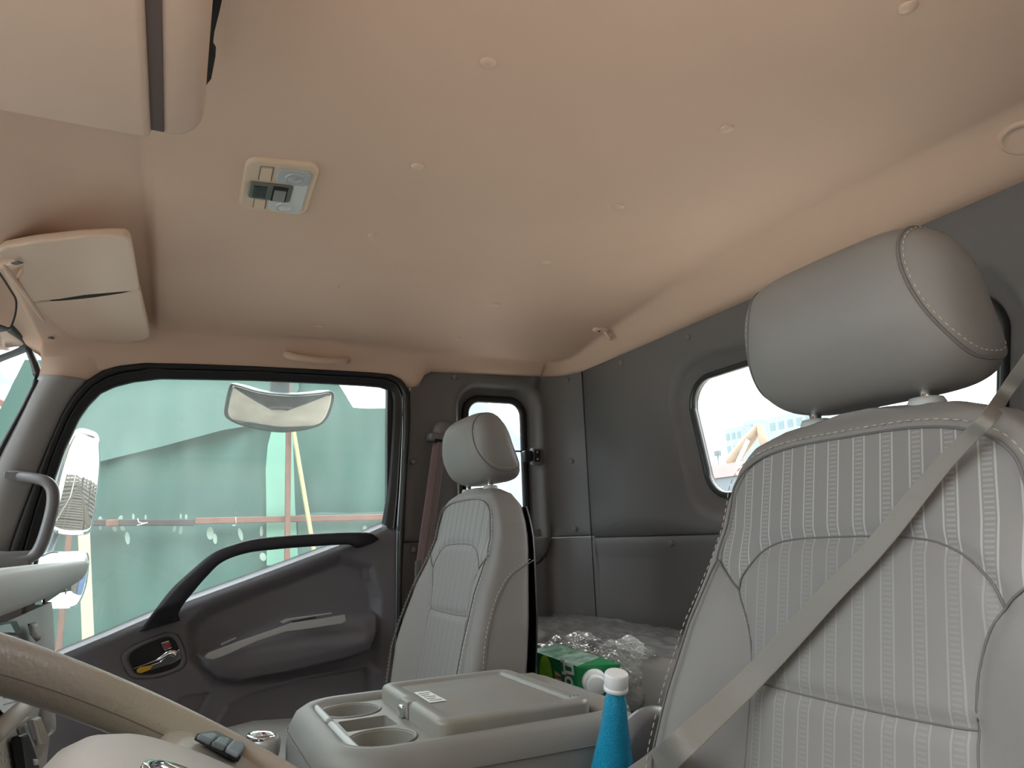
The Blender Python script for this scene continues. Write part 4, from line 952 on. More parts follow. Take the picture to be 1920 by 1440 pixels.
    for sgn in (1, -1):
        link('headrest_seam', tube_mesh(hring(sgn, 0.090, 0.022, 0.004), 0.0016, 8, True), M['seam'], hr)
        ring = hring(sgn, 0.0940, 0.0215, 0.007)
        link('headrest_stitching', stitches(np.vstack([ring, ring[:1]]), lambda q: (0, q[1] - pc[0], q[2] - pc[1]), 0.004, 0.003, 0.0006), M['stitch'], hr)
    for sgn in (1, -1):
        x = cx + sgn * 0.062
        link('headrest_post', cyl_mesh((x, -0.613, 1.07), (x, -0.613, 1.14), 0.006, ns=16), M['chrome'], root)
        link('post_collar', lathe((x, -0.613, 1.092), (0, 0.0, 1), [(0.016, 0), (0.016, 0.014), (0.014, 0.018), (0.007, 0.018)], 24, 1.0), M['greyplastic'], root)
    # cushion
    rows = []
    for y, ww, zt in [(-0.60, 0.235, 0.60), (-0.585, 0.25, 0.625), (-0.50, 0.255, 0.635), (-0.30, 0.258, 0.645), (-0.18, 0.255, 0.655), (-0.12, 0.245, 0.650), (-0.09, 0.225, 0.630), (-0.075, 0.20, 0.58)]:
        r = []
        for t in np.linspace(0, 2 * PI, 72, endpoint=False):
            c, s = math.cos(t), math.sin(t); q = np.sign(s) * abs(s) ** 0.4; x = ww * np.sign(c) * abs(c) ** 0.35
            top = zt - 0.012 * (1 - (x / ww) ** 2) * (1 if q > 0 else 0); r.append((cx + x, y, 0.47 + (top - 0.47) * (q + 1) / 2))
        rows.append(r)
    link('cushion', rows_mesh(rows, True, True), M['vinyl'], root)
    link('seat_base', box_mesh(cx - 0.20, cx + 0.20, -0.55, -0.14, 0.0, 0.475, 0.02), M['blackplastic'], root)
    return root
seat_d = make_seat(-0.535, "driver's striped grey seat with a belt across its backrest")
seat_p = make_seat(0.455, 'passenger striped grey seat beside the far door, no belt across it')
for o in (seat_d, seat_p): del o['group']

# ================================================================== MIDDLE CONSOLE (folded middle seat)
cs = empty('centre_console', (0.0, -0.38, 0.0), 'grey padded centre console with cup holders and hinged lid', 'console')
def rr3(cx_, cy_, hx, hy, r, z, n=10): return [(a, b, z) for a, b in rrect(cx_, cy_, hx, hy, r, n)]
CX, CY, HX_, HY_ = 0.0, -0.380, 0.180, 0.217
lay = [(-0.012, 0.30, 0.07), (0.0, 0.34, 0.075), (0.0, 0.62, 0.075), (0.0, 0.725, 0.075), (-0.003, 0.748, 0.072), (-0.011, 0.765, 0.068), (-0.022, 0.7725, 0.06), (-0.032, 0.772, 0.052), (-0.038, 0.766, 0.048), (-0.041, 0.756, 0.045), (-0.042, 0.735, 0.044)]
body = link('padded_body', rows_mesh([rr3(CX, CY, HX_ + g, HY_ + g, r, z) for g, z, r in lay], True), M['consolepad'], cs)
link('body_seam', tube_mesh([(a, b, 0.742) for a, b, _ in resample(rr3(CX, CY, HX_ + 0.0, HY_ + 0.0, 0.074, 0.742), 160, True)], 0.0011, 6, True), M['seam'], cs)
sx = [(-HX_ - 0.0006, -0.335 - 0.0 * t, 0.742 - t * 0.28) for t in np.linspace(0, 1, 20)]
link('body_stitching', stitches(np.array([(a, b - 0.035 * (0.742 - c) / 0.28, c) for a, b, c in sx]), (-1, 0, 0), 0.006, 0.004, 0.0008), M['stitch'], cs)
# tray with cup holders
tz = 0.764
tray = box_mesh(-0.140, 0.140, -0.565, -0.2065, 0.700, tz, 0.008, 3)
pc1, pc2 = (0.085, -0.248), (-0.083, -0.248)
cuts = [lathe((c_[0], c_[1], 0.706), (0, 0, 1), [(0.036, 0), (0.041, 0.075)], 48) for c_ in (pc1, pc2)]
cuts.append(box_mesh(-0.029, 0.031, -0.285, -0.218, 0.712, 0.80, 0.004, 2))
tme = cut(tray, cuts)
to = link('cup_tray', tme, M['console'], cs, smooth=True); sharp(to, 35); bevel(to, 0.0012, 2, 40)
for c_ in (pc1, pc2): link('cup_rim', tube_mesh([(c_[0] + 0.0425 * math.cos(a), c_[1] + 0.0425 * math.sin(a), tz + 0.0005) for a in np.linspace(0, 2 * PI, 60, endpoint=False)], 0.0016, 8, True), M['console'], to)
link('tray_rail', tube_mesh(spline([(0.125, -0.206, tz), (0.03, -0.205, tz + 0.002), (0.022, -0.205, tz + 0.002)], 20), 0.006, 12), M['greyplastic'], to)
link('tray_rail', tube_mesh(spline([(0.006, -0.205, tz + 0.002), (-0.06, -0.205, tz + 0.002), (-0.125, -0.208, tz)], 20), 0.006, 12), M['greyplastic'], to)
# lid
LZ0, LZ1 = 0.760, 0.786
lidc = (0.0, -0.412); lhx, lhy = 0.140, 0.108
lz = lambda y, z: z
rows = [rr3(lidc[0], lidc[1], lhx + g, lhy + g, r, z) for g, z, r in ((-0.004, LZ0, 0.016), (0.0, LZ0 + 0.003, 0.02), (0.0, LZ1 - 0.006, 0.02), (-0.002, LZ1 - 0.002, 0.018), (-0.006, LZ1, 0.016), (-0.020, LZ1, 0.012), (-0.0215, LZ1 - 0.0015, 0.011), (-0.023, LZ1 - 0.004, 0.010), (-0.026, LZ1 - 0.0045, 0.009), (-0.1, LZ1 - 0.004, 0.004))]
lid = link('lid', rows_mesh(rows, True, True), M['console'], cs); sharp(lid, 50)
lab = [Zp(p, LZ1 - 0.0038) for p in [(776, 1299), (803, 1296), (838, 1314), (806, 1318)]]
link('label_sticker', plate(lab, (0, 0, 1), 0.0006), M['paper'], lid, smooth=False)
la, lb_, lc_, ld_ = lab
for k in range(5):
    t0 = 0.15 + k * 0.17; f_ = lambda u, v: la + (lb_ - la) * u + (ld_ - la + ((lc_ - lb_) - (ld_ - la)) * u) * v + np.array([0, 0, 0.0007])
    link('printed_line', plate([f_(0.12, t0), f_(0.85 - 0.2 * (k % 2), t0), f_(0.85 - 0.2 * (k % 2), t0 + 0.06), f_(0.12, t0 + 0.06)], (0, 0, 1), 0.0002), M['console'], lid, smooth=False)
# long grooves by the rear and right edges of the lid
for k in range(3): link('lid_rib', box_mesh(-0.11, 0.11, -0.514 + k * 0.006, -0.5115 + k * 0.006, LZ1 - 0.001, LZ1 + 0.0012, 0.0006), M['console'], lid)
lt = Zp((757, 1320), LZ1 - 0.006)
link('latch_notch', box_mesh(lt[0] - 0.022, lt[0] + 0.014, lidc[1] + lhy - 0.012, lidc[1] + lhy + 0.0025, LZ0 + 0.004, LZ1 + 0.0006, 0.002), M['console'], lid)
link('latch', box_mesh(lt[0] - 0.012, lt[0] + 0.006, lidc[1] + lhy - 0.002, lidc[1] + lhy + 0.008, LZ0 + 0.004, LZ1 - 0.006, 0.003), M['steel'], lid)
link('rear_block', box_mesh(-0.145, 0.145, -0.575, -0.524, 0.742, 0.773, 0.006), M['console'], cs)
# hinge cover at the rear left
hcv = at((1140, 1392), 0.86)
o = link('hinge_cover', lathe((-0.200, -0.580, 0.715), (1, 0, 0), [(0.050, 0), (0.058, 0.006), (0.062, 0.016), (0.062, 0.022)], 40), M['handlegrey'], cs)

# ================================================================== SLEEPER MATTRESS, BOTTLE, CARTON, FILM
rows = []
MZ = 0.757
for y, z in [(-0.838, 0.67), (-0.834, 0.70), (-0.834, 0.72), (-0.838, 0.742), (-0.848, 0.752), (-0.865, MZ), (-0.88, MZ + 0.003), (-0.9, MZ + 0.004), (-1.0, MZ + 0.004), (-1.08, MZ + 0.003), (-1.112, MZ - 0.006), (-1.118, 0.70), (-1.118, 0.50)]:
    rows.append([(x, y, z + (0.0025 * math.sin(x * 9) * math.sin(y * 14) if z > 0.7 else 0)) for x in np.linspace(-0.93, 0.925, 90)])
mt = link('mattress', rows_mesh(rows, False), M['vinyldark']); setp(mt, 'grey vinyl sleeper mattress behind the seats under clear film', 'mattress')
bk = link('trim_4', box_mesh(-0.93, 0.925, -1.118, -0.665, 0.45, 0.662, 0.01), M['wall']); setp(bk, kind='structure')
# thin loose plastic film over the mattress
nx, ny = 150, 60; Vf = []
for i in range(nx):
    r = []
    for j in range(ny):
        x = -0.25 + 1.17 * i / (nx - 1); y = -0.845 - 0.265 * j / (ny - 1)
        h = 0.004 + 0.0022 * math.sin(x * 31 + 4 * math.sin(y * 13)) * math.sin(y * 70 + 5 * math.sin(x * 7)) + 0.0012 * math.sin(x * 90 + y * 60) + rng.rand() * 0.0006
        r.append((x, y, MZ + 0.008 + h))
    Vf.append(r)
fm = link('mattress_film', rows_mesh(Vf), M['film']); setp(fm, 'clear plastic film spread flat over the grey mattress', 'plastic film')
# crumpled bag
def crumple(cx_, cy_, cz_, ax_, ay_, az_, seed, n=90):
    r_ = np.random.RandomState(seed); K = r_.randn(26, 3) * 3.6; ph_ = r_.rand(26) * 6.28; am = 1 / (1 + np.arange(26) * 0.25)
    rows = []
    for i in range(n):
        th = PI * (i + 0.5) / n; r = []
        for j in range(n * 2):
            p = 2 * PI * j / (n * 2); d = np.array([math.sin(th) * math.cos(p), math.sin(th) * math.sin(p), math.cos(th)])
            q = sum(am[k] * abs(math.sin(K[k].dot(d) * (0.5 + k * 0.13) + ph_[k])) for k in range(26)) / am.sum()
            rr = 0.62 + 0.80 * (q - 0.3)
            r.append((cx_ + d[0] * ax_ * rr, cy_ + d[1] * ay_ * rr, cz_ + d[2] * az_ * rr))
        rows.append(r)
    return rows_mesh(rows, True, True)
bgp = np.array([0.20, -0.86, MZ + 0.052])
bag = link('plastic_bag', crumple(*[float(q) for q in at((1085, 1232), 1.60)], 0.13, 0.10, 0.055, 3), M['bagfilm'], smooth=False); setp(bag, 'crumpled clear plastic bag behind the green juice carton', 'plastic bag')
bag2 = link('plastic_bag', crumple(*[float(q) for q in at((1172, 1272), 1.44)], 0.105, 0.085, 0.090, 9), M['bagfilm'], smooth=False); setp(bag2, 'crumpled clear plastic bag tucked between the blue bottle and driver seat', 'plastic bag')

# juice carton lying on its side
M['cgreen'] = mat('carton_green', (0.018, 0.235, 0.075), 0.25, coat=0.4, var=0.2, vscale=20, col2=(0.022, 0.26, 0.085))
M['ctop'] = mat('carton_pale_green', (0.42, 0.60, 0.50), 0.2, coat=0.5, var=0.3, vscale=40, col2=(0.10, 0.25, 0.16))
M['capple'] = mat('apple_green', (0.46, 0.82, 0.06), 0.3, var=0.4, vscale=30, col2=(0.20, 0.60, 0.05))
M['ctan'] = mat('carton_tan', (0.75, 0.55, 0.33), 0.4)
# face frame: the printed side faces the camera; long axis runs from far left to near right cap end
DB = 1.42
cA, cB, cC, cD = (992, 1216), (1083, 1249), (1140, 1225), (1060, 1200)   # top face corners
def cpt(p, d): return at(p, d)
T0, T1 = cpt((992, 1219), 1.45), cpt((1081, 1250), 1.34)
lax = T1 - T0; Lc = np.linalg.norm(lax); lax /= Lc
upv = np.array([-0.10, 0.10, 1.0]); upv -= lax * upv.dot(lax); upv /= np.linalg.norm(upv)
dep_ = np.cross(lax, upv)
if dep_.dot(T0 - CAM) < 0: dep_ = -dep_
ct = empty('juice_carton', (T0 + T1) / 2, 'green apple juice carton with white cap lying behind the console', 'juice carton')
HC, WC = 0.098, 0.070
def CP(u, v, w=0.0): return T0 + lax * u * Lc - upv * v * HC + dep_ * w * WC     # u along, v down, w away
V8 = [CP(0, 0), CP(1, 0), CP(1, 1), CP(0, 1), CP(0.10, 0, 1), CP(1, 0, 1), CP(1, 1, 1), CP(0, 1, 1)]
slope = lax * 0.052
# gable end: slanted panels meeting at a fin beyond the right end
E0, E1 = CP(1, 0), CP(1, 1); E2, E3 = CP(1, 1, 1), CP(1, 0, 1)
F0 = CP(1, 0.10, 0.95) + lax * 0.050; F1 = CP(1, 0.95, 0.95) + lax * 0.050
F2 = CP(1, 0.0, 0.99) + lax * 0.052
body_ = me_py([V8[0], E0, E1, V8[3], V8[4], E3, E2, V8[7], F0, F1, F2], [(0, 1, 2, 3), (4, 7, 6, 5), (3, 2, 6, 7), (0, 3, 7, 4), (1, 8, 9, 2), (1, 5, 10, 8), (2, 9, 6), (5, 6, 9, 8, 10)])
b_ = link('box', body_, M['cgreen'], ct, smooth=False); bevel(b_, 0.0016, 2)
link('top_panel', me_py([CP(0.02, -0.004, 0.02), CP(0.99, -0.004, 0.02), CP(0.99, -0.004, 0.97), CP(0.10, -0.004, 0.97)], [(0, 1, 2, 3)]), M['ctop'], ct, smooth=False)
# printed face: apple, tan badge, brand lettering, ring
fo = -dep_ * 0.0008
def disc(u, v, ru, rv, m_, nm_, off=1.0, n=40):
    P = [CP(u + ru * math.cos(a), v + rv * math.sin(a)) + fo * off for a in np.linspace(0, 2 * PI, n, endpoint=False)]
    return link(nm_, plate(P, -dep_, 0.0003), m_, ct, smooth=False)
disc(0.36, 0.42, 0.14, 0.44, M['capple'], 'apple_print')
P = [CP(0.10 + (0.052 + 0) * math.cos(a), 0.34 + 0.26 * math.sin(a)) + fo * 1.3 for a in np.linspace(0, 2 * PI, 40, endpoint=False)]
link('ring_print', tube_mesh(P, 0.0016, 6, True), M['white'], ct)
link('badge_print', plate([CP(u, v) + fo * 2 for u, v in ((0.56, 0.22), (0.68, 0.27), (0.74, 0.98), (0.60, 0.92))], -dep_, 0.0003), M['ctan'], ct, smooth=False)
def label(s, size, u, v, off, m_, nm_, bold=0.0, ang=0.0):
    tm = text_mesh(s, size, 0.0002, bold=bold)
    d1 = upv * -1 + lax * ang; d1 /= np.linalg.norm(d1); d2 = np.cross(-dep_, d1)
    place_mesh(tm, CP(u, v) + fo * off, d1, np.cross(-dep_, d1), -dep_); return link(nm_, tm, m_, ct, smooth=False)
label('100%', 0.030, 0.665, 0.58, 3.2, M['seam'], 'badge_lettering', 0.0006, 0.06)
label('Добрый', 0.037, 0.87, 0.66, 2.2, M['white'], 'brand_lettering', 0.0012, 0.10)
# small text on the gable
gc = (E0 + E1 + F1 + F0) / 4; gn = np.cross(F0 - E0, E1 - E0); gn /= np.linalg.norm(gn)
if gn.dot(CAM - gc) < 0: gn = -gn
# screw cap
capc = at((1117, 1284), 1.31)
an = gn * 0.8 + np.array([-0.3, 0.1, -0.05]); an /= np.linalg.norm(an)
gcp = gc + (E1 - E0) * 0.10
base_c = capc
link('spout', lathe(base_c - an * 0.016, an, [(0.024, 0), (0.022, 0.004), (0.019, 0.010)], 32), M['white'], ct)
link('screw_cap', lathe(base_c - an * 0.008, an, [(0.0185, 0), (0.0185, 0.016), (0.0165, 0.018), (0.001, 0.018)], 36), M['white'], ct)

# blue water bottle standing between console and driver's seat
bt, bb = at((1156, 1261), 0.84), at((1149, 1440), 0.845)
ax_ = (bb - bt); ax_ /= np.linalg.norm(ax_)
M['bottle'] = bpy.data.materials.new('blue_bottle_plastic'); M['bottle'].use_nodes = True
nb_ = M['bottle'].node_tree; pb = nb_.nodes['Principled BSDF']; pb.inputs['Base Color'].default_value = (0.015, 0.42, 0.66, 1); pb.inputs['Roughness'].default_value = 0.12
pb.inputs['Transmission Weight'].default_value = 0.25; pb.inputs['IOR'].default_value = 1.33; pb.inputs['Coat Weight'].default_value = 0.6
vt = nb_.nodes.new('ShaderNodeTexVoronoi'); vt.inputs['Scale'].default_value = 560; tcn = nb_.nodes.new('ShaderNodeTexCoord')
nb_.links.new(tcn.outputs['Object'], vt.inputs['Vector'])
bp_ = nb_.nodes.new('ShaderNodeBump'); bp_.inputs['Strength'].default_value = 0.3; bp_.inputs['Distance'].default_value = 0.002; nb_.links.new(vt.outputs['Distance'], bp_.inputs['Height']); nb_.links.new(bp_.outputs[0], pb.inputs['Normal'])
cr = nb_.nodes.new('ShaderNodeValToRGB'); cr.color_ramp.elements[0].color = (0.05, 0.58, 0.82, 1); cr.color_ramp.elements[1].color = (0.008, 0.33, 0.58, 1); cr.color_ramp.elements[0].position = 0.05; cr.color_ramp.elements[1].position = 0.45
nb_.links.new(vt.outputs['Distance'], cr.inputs[0]); nb_.links.new(cr.outputs[0], pb.inputs['Base Color'])
bo = empty('water_bottle', bt + ax_ * 0.28, 'blue plastic water bottle with white cap beside the driver seat', 'bottle')
link('bottle_body', lathe(bt + ax_ * 0.012, ax_, [(0.0115, 0), (0.0115, 0.016), (0.0125, 0.020), (0.0135, 0.024), (0.0145, 0.036), (0.0170, 0.055), (0.0215, 0.080), (0.0265, 0.105), (0.0305, 0.125), (0.033, 0.145), (0.0335, 0.17), (0.0335, 0.26), (0.030, 0.275), (0.01, 0.278)], 48), M['bottle'], bo)
link('bottle_cap', lathe(bt, ax_, [(0.001, 0.0), (0.0125, 0.0), (0.0127, 0.0), (0.0138, 0.0012), (0.0142, 0.003), (0.0144, 0.015), (0.0140, 0.0155), (0.0140, 0.0165), (0.0148, 0.017), (0.0148, 0.021), (0.0135, 0.0215)], 48), M['white'], bo)

# ================================================================== SEAT BELTS
db = empty('seat_belt', X((1250, 1440), -0.25) if False else (-0.45, -0.5, 0.9), "greyish lap and shoulder belt strap crossing the driver's backrest", 'seat belt')
# shoulder strap lies on the backrest
def sd(px, off=0.006):
    P = onp(px, (-0.5, -0.502, 0.72), (0, 1, 0.21)); x = P[0] + 0.535; y = seat_surface(np.clip(x, -0.2, 0.2), min(P[2], 1.06)) if abs(x) < 0.24 else P[1]
    return onp(px, (-0.5, P[1] * 0 + max(y, float(front_c(P[2]))) + off, P[2]), (0, 1, 0.0))
bp1 = [sd((1226, 1440), 0.030), sd((1270, 1403), 0.024), sd((1318, 1359), 0.020), sd((1409, 1273), 0.016), sd((1547, 1124), 0.012), sd((1639, 1028), 0.011), sd((1730, 916), 0.012), sd((1776, 862), 0.014), sd((1822, 815), 0.018), sd((1852, 786), 0.024)]
bp1 += [at((1883, 739), 0.61), at((1922, 684), 0.58), at((2010, 560), 0.52)]
bp1 = [np.array([-0.235, -0.44, 0.60]), np.array([-0.228, -0.452, 0.68])] + bp1
path = spline(bp1, 120)
def bs(t):
    d = np.array([0.62, 0.14, 0.72]); tw = 0.5 * sm(t, 0.62, 0.86); e = np.array([0.10, 1.0, 0.25]); v = d * (1 - tw * 0.92) + e * tw * 0.92
    return v
link('webbing', ribbon_mesh(path, lambda t: 0.029 - 0.007 * sm(t, 0.2, 0.45) - 0.005 * sm(t, 0.45, 0.62) - 0.006 * sm(t, 0.62, 0.75), bs, 0.0008), M['belt'], db)
link('buckle', obox_mesh((-0.237, -0.44, 0.585), (1, 0, 0), (0, 1, 0), (0, 0, 1), 0.014, 0.03, 0.04, 0.006), M['blackplastic'], db)
link('pillar_guide', box_mesh(-0.95, -0.90, -0.68, -0.60, 1.31, 1.36, 0.012), M['blackplastic'], db)

pbm = X((815, 830), 0.93)
pb_ = empty('seat_belt', pbm, 'mauve webbing belt hanging from the passenger door pillar', 'seat belt')
top_ = X((824, 836), 0.922); bot = X((793, 1062), 0.925)
pth = [top_ + np.array([0, 0.0, 0.012]), top_, (top_ + bot) / 2, bot, X((786, 1150), 0.925)]
link('webbing', ribbon_mesh(spline(pth, 40), lambda t: 0.047, lambda t: (0.28, -1, 0.0), 0.0010), M['beltpink'], pb_)
for k in (-0.012, 0.0, 0.012):
    link('webbing_rib', ribbon_mesh([p + np.array([-0.0014, k, 0]) for p in spline(pth, 40)], 0.0045, lambda t: (0.28, -1, 0), 0.0006), M['belt'], pb_)
gp = X((826, 822), 0.93)
link('belt_guide', obox_mesh(gp, (0, 1, 0.1), (1, 0, 0), (0, -0.1, 1), 0.040, 0.020, 0.012, 0.008), M['handlegrey'], pb_)
link('guide_cover', lathe(gp + np.array([0.018, -0.012, 0.022]), (-1, 0, 0), [(0.032, 0), (0.030, 0.014), (0.022, 0.022), (0.008, 0.026)], 28), M['wallgray'], pb_)
link('guide_slot', obox_mesh(gp + np.array([-0.012, -0.004, -0.010]), (0, 1, 0.1), (1, 0, 0), (0, -0.1, 1), 0.028, 0.010, 0.003, 0.002), M['darkhole'], pb_)
lt_ = X((783, 1065), 0.925)
link('lower_anchor', obox_mesh(lt_, (0, 1, 0), (1, 0, 0), (0, 0, 1), 0.008, 0.008, 0.020, 0.003), M['handlegrey'], pb_)

# ================================================================== OUTSIDE
GZ = -1.15
M['ground'] = mat('dusty_ground', (0.60, 0.55, 0.48), 0.9, var=0.25, vscale=0.8)
gd = link('ground', me_py([(-150, -150, GZ), (150, -150, GZ), (150, 150, GZ), (-150, 150, GZ)], [(0, 1, 2, 3)]), M['ground'], smooth=False); setp(gd, kind='structure')
# green hoarding net
M['net'] = mat('green_hoarding_net', (0.038, 0.100, 0.084), 0.85, var=0.22, vscale=1.5, col2=(0.047, 0.094, 0.082))
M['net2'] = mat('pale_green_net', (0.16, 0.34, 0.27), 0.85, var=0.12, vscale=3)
M['net3'] = mat('lighter_green_net', (0.085, 0.155, 0.14), 0.85, var=0.12, vscale=2)
M['nettear'] = mat('torn_net_opening', (0.24, 0.33, 0.29), 0.9)
M['timberred'] = mat('red_stained_timber', (0.17, 0.085, 0.065), 0.8, var=0.25, vscale=12)
M['timberdark'] = mat('dark_timber', (0.05, 0.04, 0.04), 0.8, var=0.25, vscale=12)
M['timberpale'] = mat('pale_timber', (0.42, 0.35, 0.28), 0.8, var=0.12, vscale=12)
M['timberyel'] = mat('yellow_timber', (0.40, 0.36, 0.20), 0.8, var=0.1, vscale=12)
FX = 3.5
rows = []
Yr = -1.50
for y in np.linspace(2.4, Yr, 140):
    zt = 2.05 if y > -0.9 else 2.05 + (1.865 - 2.05) * min(1, (-0.9 - y) / 0.12)
    rows.append([(FX + 0.02 * math.sin(y * 7 + z * 1.5) + 0.012 * math.sin(y * 23 + 2 * math.sin(z * 4)), y, z) for z in np.linspace(GZ, zt, 60)])
fe = empty('hoarding_fence', (FX, 0, GZ), 'green net hoarding fence beyond the passenger door', 'fence')
link('net_sheet', rows_mesh(rows), M['net'], fe)
def flap(px, x, m_, nm_='net_tone_patch', th=0.004):
    o = link(nm_, plate([X(p, x) for p in px], (-1, 0, 0), th), m_, fe, smooth=False); return o
flap([(100, 712), (110, 900), (185, 866), (300, 838), (420, 806), (520, 790), (560, 730), (560, 690)], FX - 0.045, M['net3'])  # lighter sheet paints the reflection lying on the door glass
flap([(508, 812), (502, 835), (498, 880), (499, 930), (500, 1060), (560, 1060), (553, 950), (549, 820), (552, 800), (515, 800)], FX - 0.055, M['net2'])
flap([(558, 966), (600, 960), (660, 962), (735, 958), (735, 1090), (560, 1090)], FX - 0.05, M['net3'])
for (a, b, w, h, r) in [(188, 975, 4, 7, 0), (226, 972, 4, 6, .4), (250, 969, 2.5, 6, 0), (273, 970, 2, 5, 0), (339, 968, 1.8, 5, 0), (349, 969, 2.5, 5, 0), (188, 990, 3, 4, 0), (215, 992, 5, 4, 1), (230, 991, 5, 4, .8), (239, 1009, 4.5, 12, -.1), (327, 992, 3, 6, .2), (339, 994, 3.5, 8, .15), (394, 1000, 6.5, 12, 0), (403, 1010, 4, 10, -.1), (451, 1002, 4, 12, -.25), (490, 996, 3, 10, 0), (688, 1000, 3, 8, 0), (493, 1044, 6, 8, -0.3), (684, 990, 4, 5, 0)]:
    P = [(a + w * math.cos(t) * math.cos(r) - h * math.sin(t) * math.sin(r), b + w * math.cos(t) * math.sin(r) + h * math.sin(t) * math.cos(r)) for t in np.linspace(0, 2 * PI, 16, endpoint=False)]
    flap(P, FX - 0.060, M['nettear'], 'net_tear', 0.002)
def beam(name, px0, px1, x, w, th, m_, label, cat, group=None, ext=0.0, ext0=0.0):
    a, b = X(px0, x), X(px1, x); d = b - a; L = np.linalg.norm(d); d /= L; a = a - d * ext0; b = b + d * ext; c = (a + b) / 2
    o = link(name, obox_mesh(c, d, np.cross(d, (1, 0, 0)), (1, 0, 0), np.linalg.norm(b - a) / 2, w / 2, th / 2, 0.004, 1), m_, loc=[float(q) for q in c]); setp(o, label, cat, group)
    for p in o.data.polygons: p.use_smooth = False
    return o
beam('timber_rail', (365, 977), (745, 969), FX - 0.10, 0.036, 0.04, M['timberred'], 'reddish timber rail across the green fence, right length', 'timber rail', ext=0.6)
beam('timber_rail', (170, 980), (364, 980), FX - 0.10, 0.034, 0.04, M['timberdark'], 'blackened timber rail at the left of the reddish one', 'timber rail', ext0=0.6)
flapd = beam('timber_stub', (198, 981), (222, 980), FX - 0.125, 0.036, 0.01, M['timberred'], 'short red board nailed over the blackened rail', 'board')
beam('timber_post', (541, 800), (538, 1060), FX - 0.15, 0.028, 0.05, M['timberred'], 'upright pinkish timber post under the outside round mirror', 'timber post', ext=1.6, ext0=0.4)
beam('timber_brace', (549, 800), (593, 1060), FX - 0.20, 0.020, 0.04, M['timberyel'], 'slanted yellowish timber brace beside the upright pinkish post', 'timber brace', ext=1.6, ext0=0.15)
beam('timber_post', (157, 990), (166, 1215), FX - 0.30, 0.050, 0.04, M['timberpale'], 'pale whitewood post behind the lower door mirror', 'timber post', ext=1.3, ext0=0.05)
beam('timber_brace', (131, 990), (110, 1220), FX - 0.15, 0.026, 0.04, M['timberred'], 'leaning red timber behind both passenger door mirrors', 'timber brace', ext=1.3, ext0=0.05)
# white tie strings on the rail
for px in ([(258, 972), (260, 979), (267, 981), (277, 980), (257, 985)], [(442, 970), (443, 985), (436, 985)], ):
    o = link('tie_string', tube_mesh([X(p, FX - 0.135) for p in px], 0.0025, 6), M['white'], fe)

# kerb mirror on its bracket above the passenger window
kx = 1.22
kp = [(430, 722), (437, 720), (450, 723), (480, 732), (520, 738), (560, 739), (600, 736), (620, 733), (627, 738), (627, 750), (622, 768), (614, 785), (600, 797), (570, 806), (530, 810), (490, 806), (450, 796), (428, 786), (420, 776), (422, 755)]
kc_ = X((522, 768), kx); km = empty('kerb_mirror', kc_, 'curved wide kerb mirror hanging outside above the passenger window', 'mirror')
kn = (CAM - kc_) / np.linalg.norm(CAM - kc_) ; kn = kn + np.array([0.22, 0.05, -0.98]); kn /= np.linalg.norm(kn)
kl = spline([onp(p, kc_, kn) for p in kp], 100, True); kcc = kl.mean(0)
rows = [[kcc + (p - kcc) * k + kn * h for p in kl] for k, h in ((0.4, -0.030), (0.75, -0.022), (0.93, -0.010), (1.0, 0.0), (0.993, 0.003), (0.983, 0.0015))]
link('shell', rows_mesh(rows, True, True), M['mirrorshell'], km)
rows = [[kcc + (p - kcc) * k + kn * (0.0015 + 0.022 * (1 - k * k)) for p in kl] for k in (0.983, 0.9, 0.8, 0.7, 0.6, 0.5, 0.4, 0.3, 0.2, 0.1, 0.02)]
link('mirror_glass', rows_mesh(rows, True, True), M['dustymirror'], km)
link('bracket', tube_mesh([kcc - kn * 0.03, kcc - kn * 0.04 + np.array([0, 0, 0.06]), np.array([1.0, kcc[1], 1.53])], 0.010, 10), M['mirrorshell'], km)
link('bracket', box_mesh(kcc[0] - 0.01, kcc[0] + 0.01, kcc[1] - 0.03, kcc[1] + 0.03, kcc[2] + 0.03, kcc[2] + 0.12, 0.004), M['mirrorshell'], km)

def door_mirror(px, x, label, aim, arm, bulge=0.0035):
    c = X(tuple(np.mean(px, 0)), x); r = empty('door_mirror', c, label, 'mirror')
    v = CAM - c; v /= np.linalg.norm(v); n = v + np.array(aim) / np.linalg.norm(aim); n /= np.linalg.norm(n)
    L_ = spline([onp(p, c, n) for p in px], 90, True); cc_ = L_.mean(0)
    rows = [[cc_ + (p - cc_) * k + n * h for p in L_] for k, h in ((0.5, -0.05), (0.8, -0.035), (0.95, -0.015), (1.0, 0.0), (0.995, 0.003), (0.985, 0.003))]
    link('shell', rows_mesh(rows, True, True), M['mirrorgrey'], r)
    rows = [[cc_ + (p - cc_) * k + n * (0.003 + bulge * (1 - k * k)) for p in L_] for k in (0.985, 0.9, 0.8, 0.7, 0.6, 0.5, 0.4, 0.3, 0.2, 0.1, 0.02)]
    link('mirror_glass', rows_mesh(rows, True, True), M['mirror'], r)
    link('arm', tube_mesh([cc_ - n * 0.05 + np.array(q) for q in arm], 0.012, 10), M['mirrorgrey'], r)
    return r
door_mirror([(150, 803), (172, 807), (183, 816), (186, 840), (186, 880), (181, 930), (173, 980), (166, 1000), (140, 1004), (112, 1002), (95, 995), (90, 985), (100, 930), (118, 860), (135, 815)], 1.20, 'tall passenger door mirror showing sky and stacked crates', (0.10, -1, -0.03), [(0, 0, -0.1), (-0.05, 0.02, -0.22), (-0.1, 0.03, -0.3)])
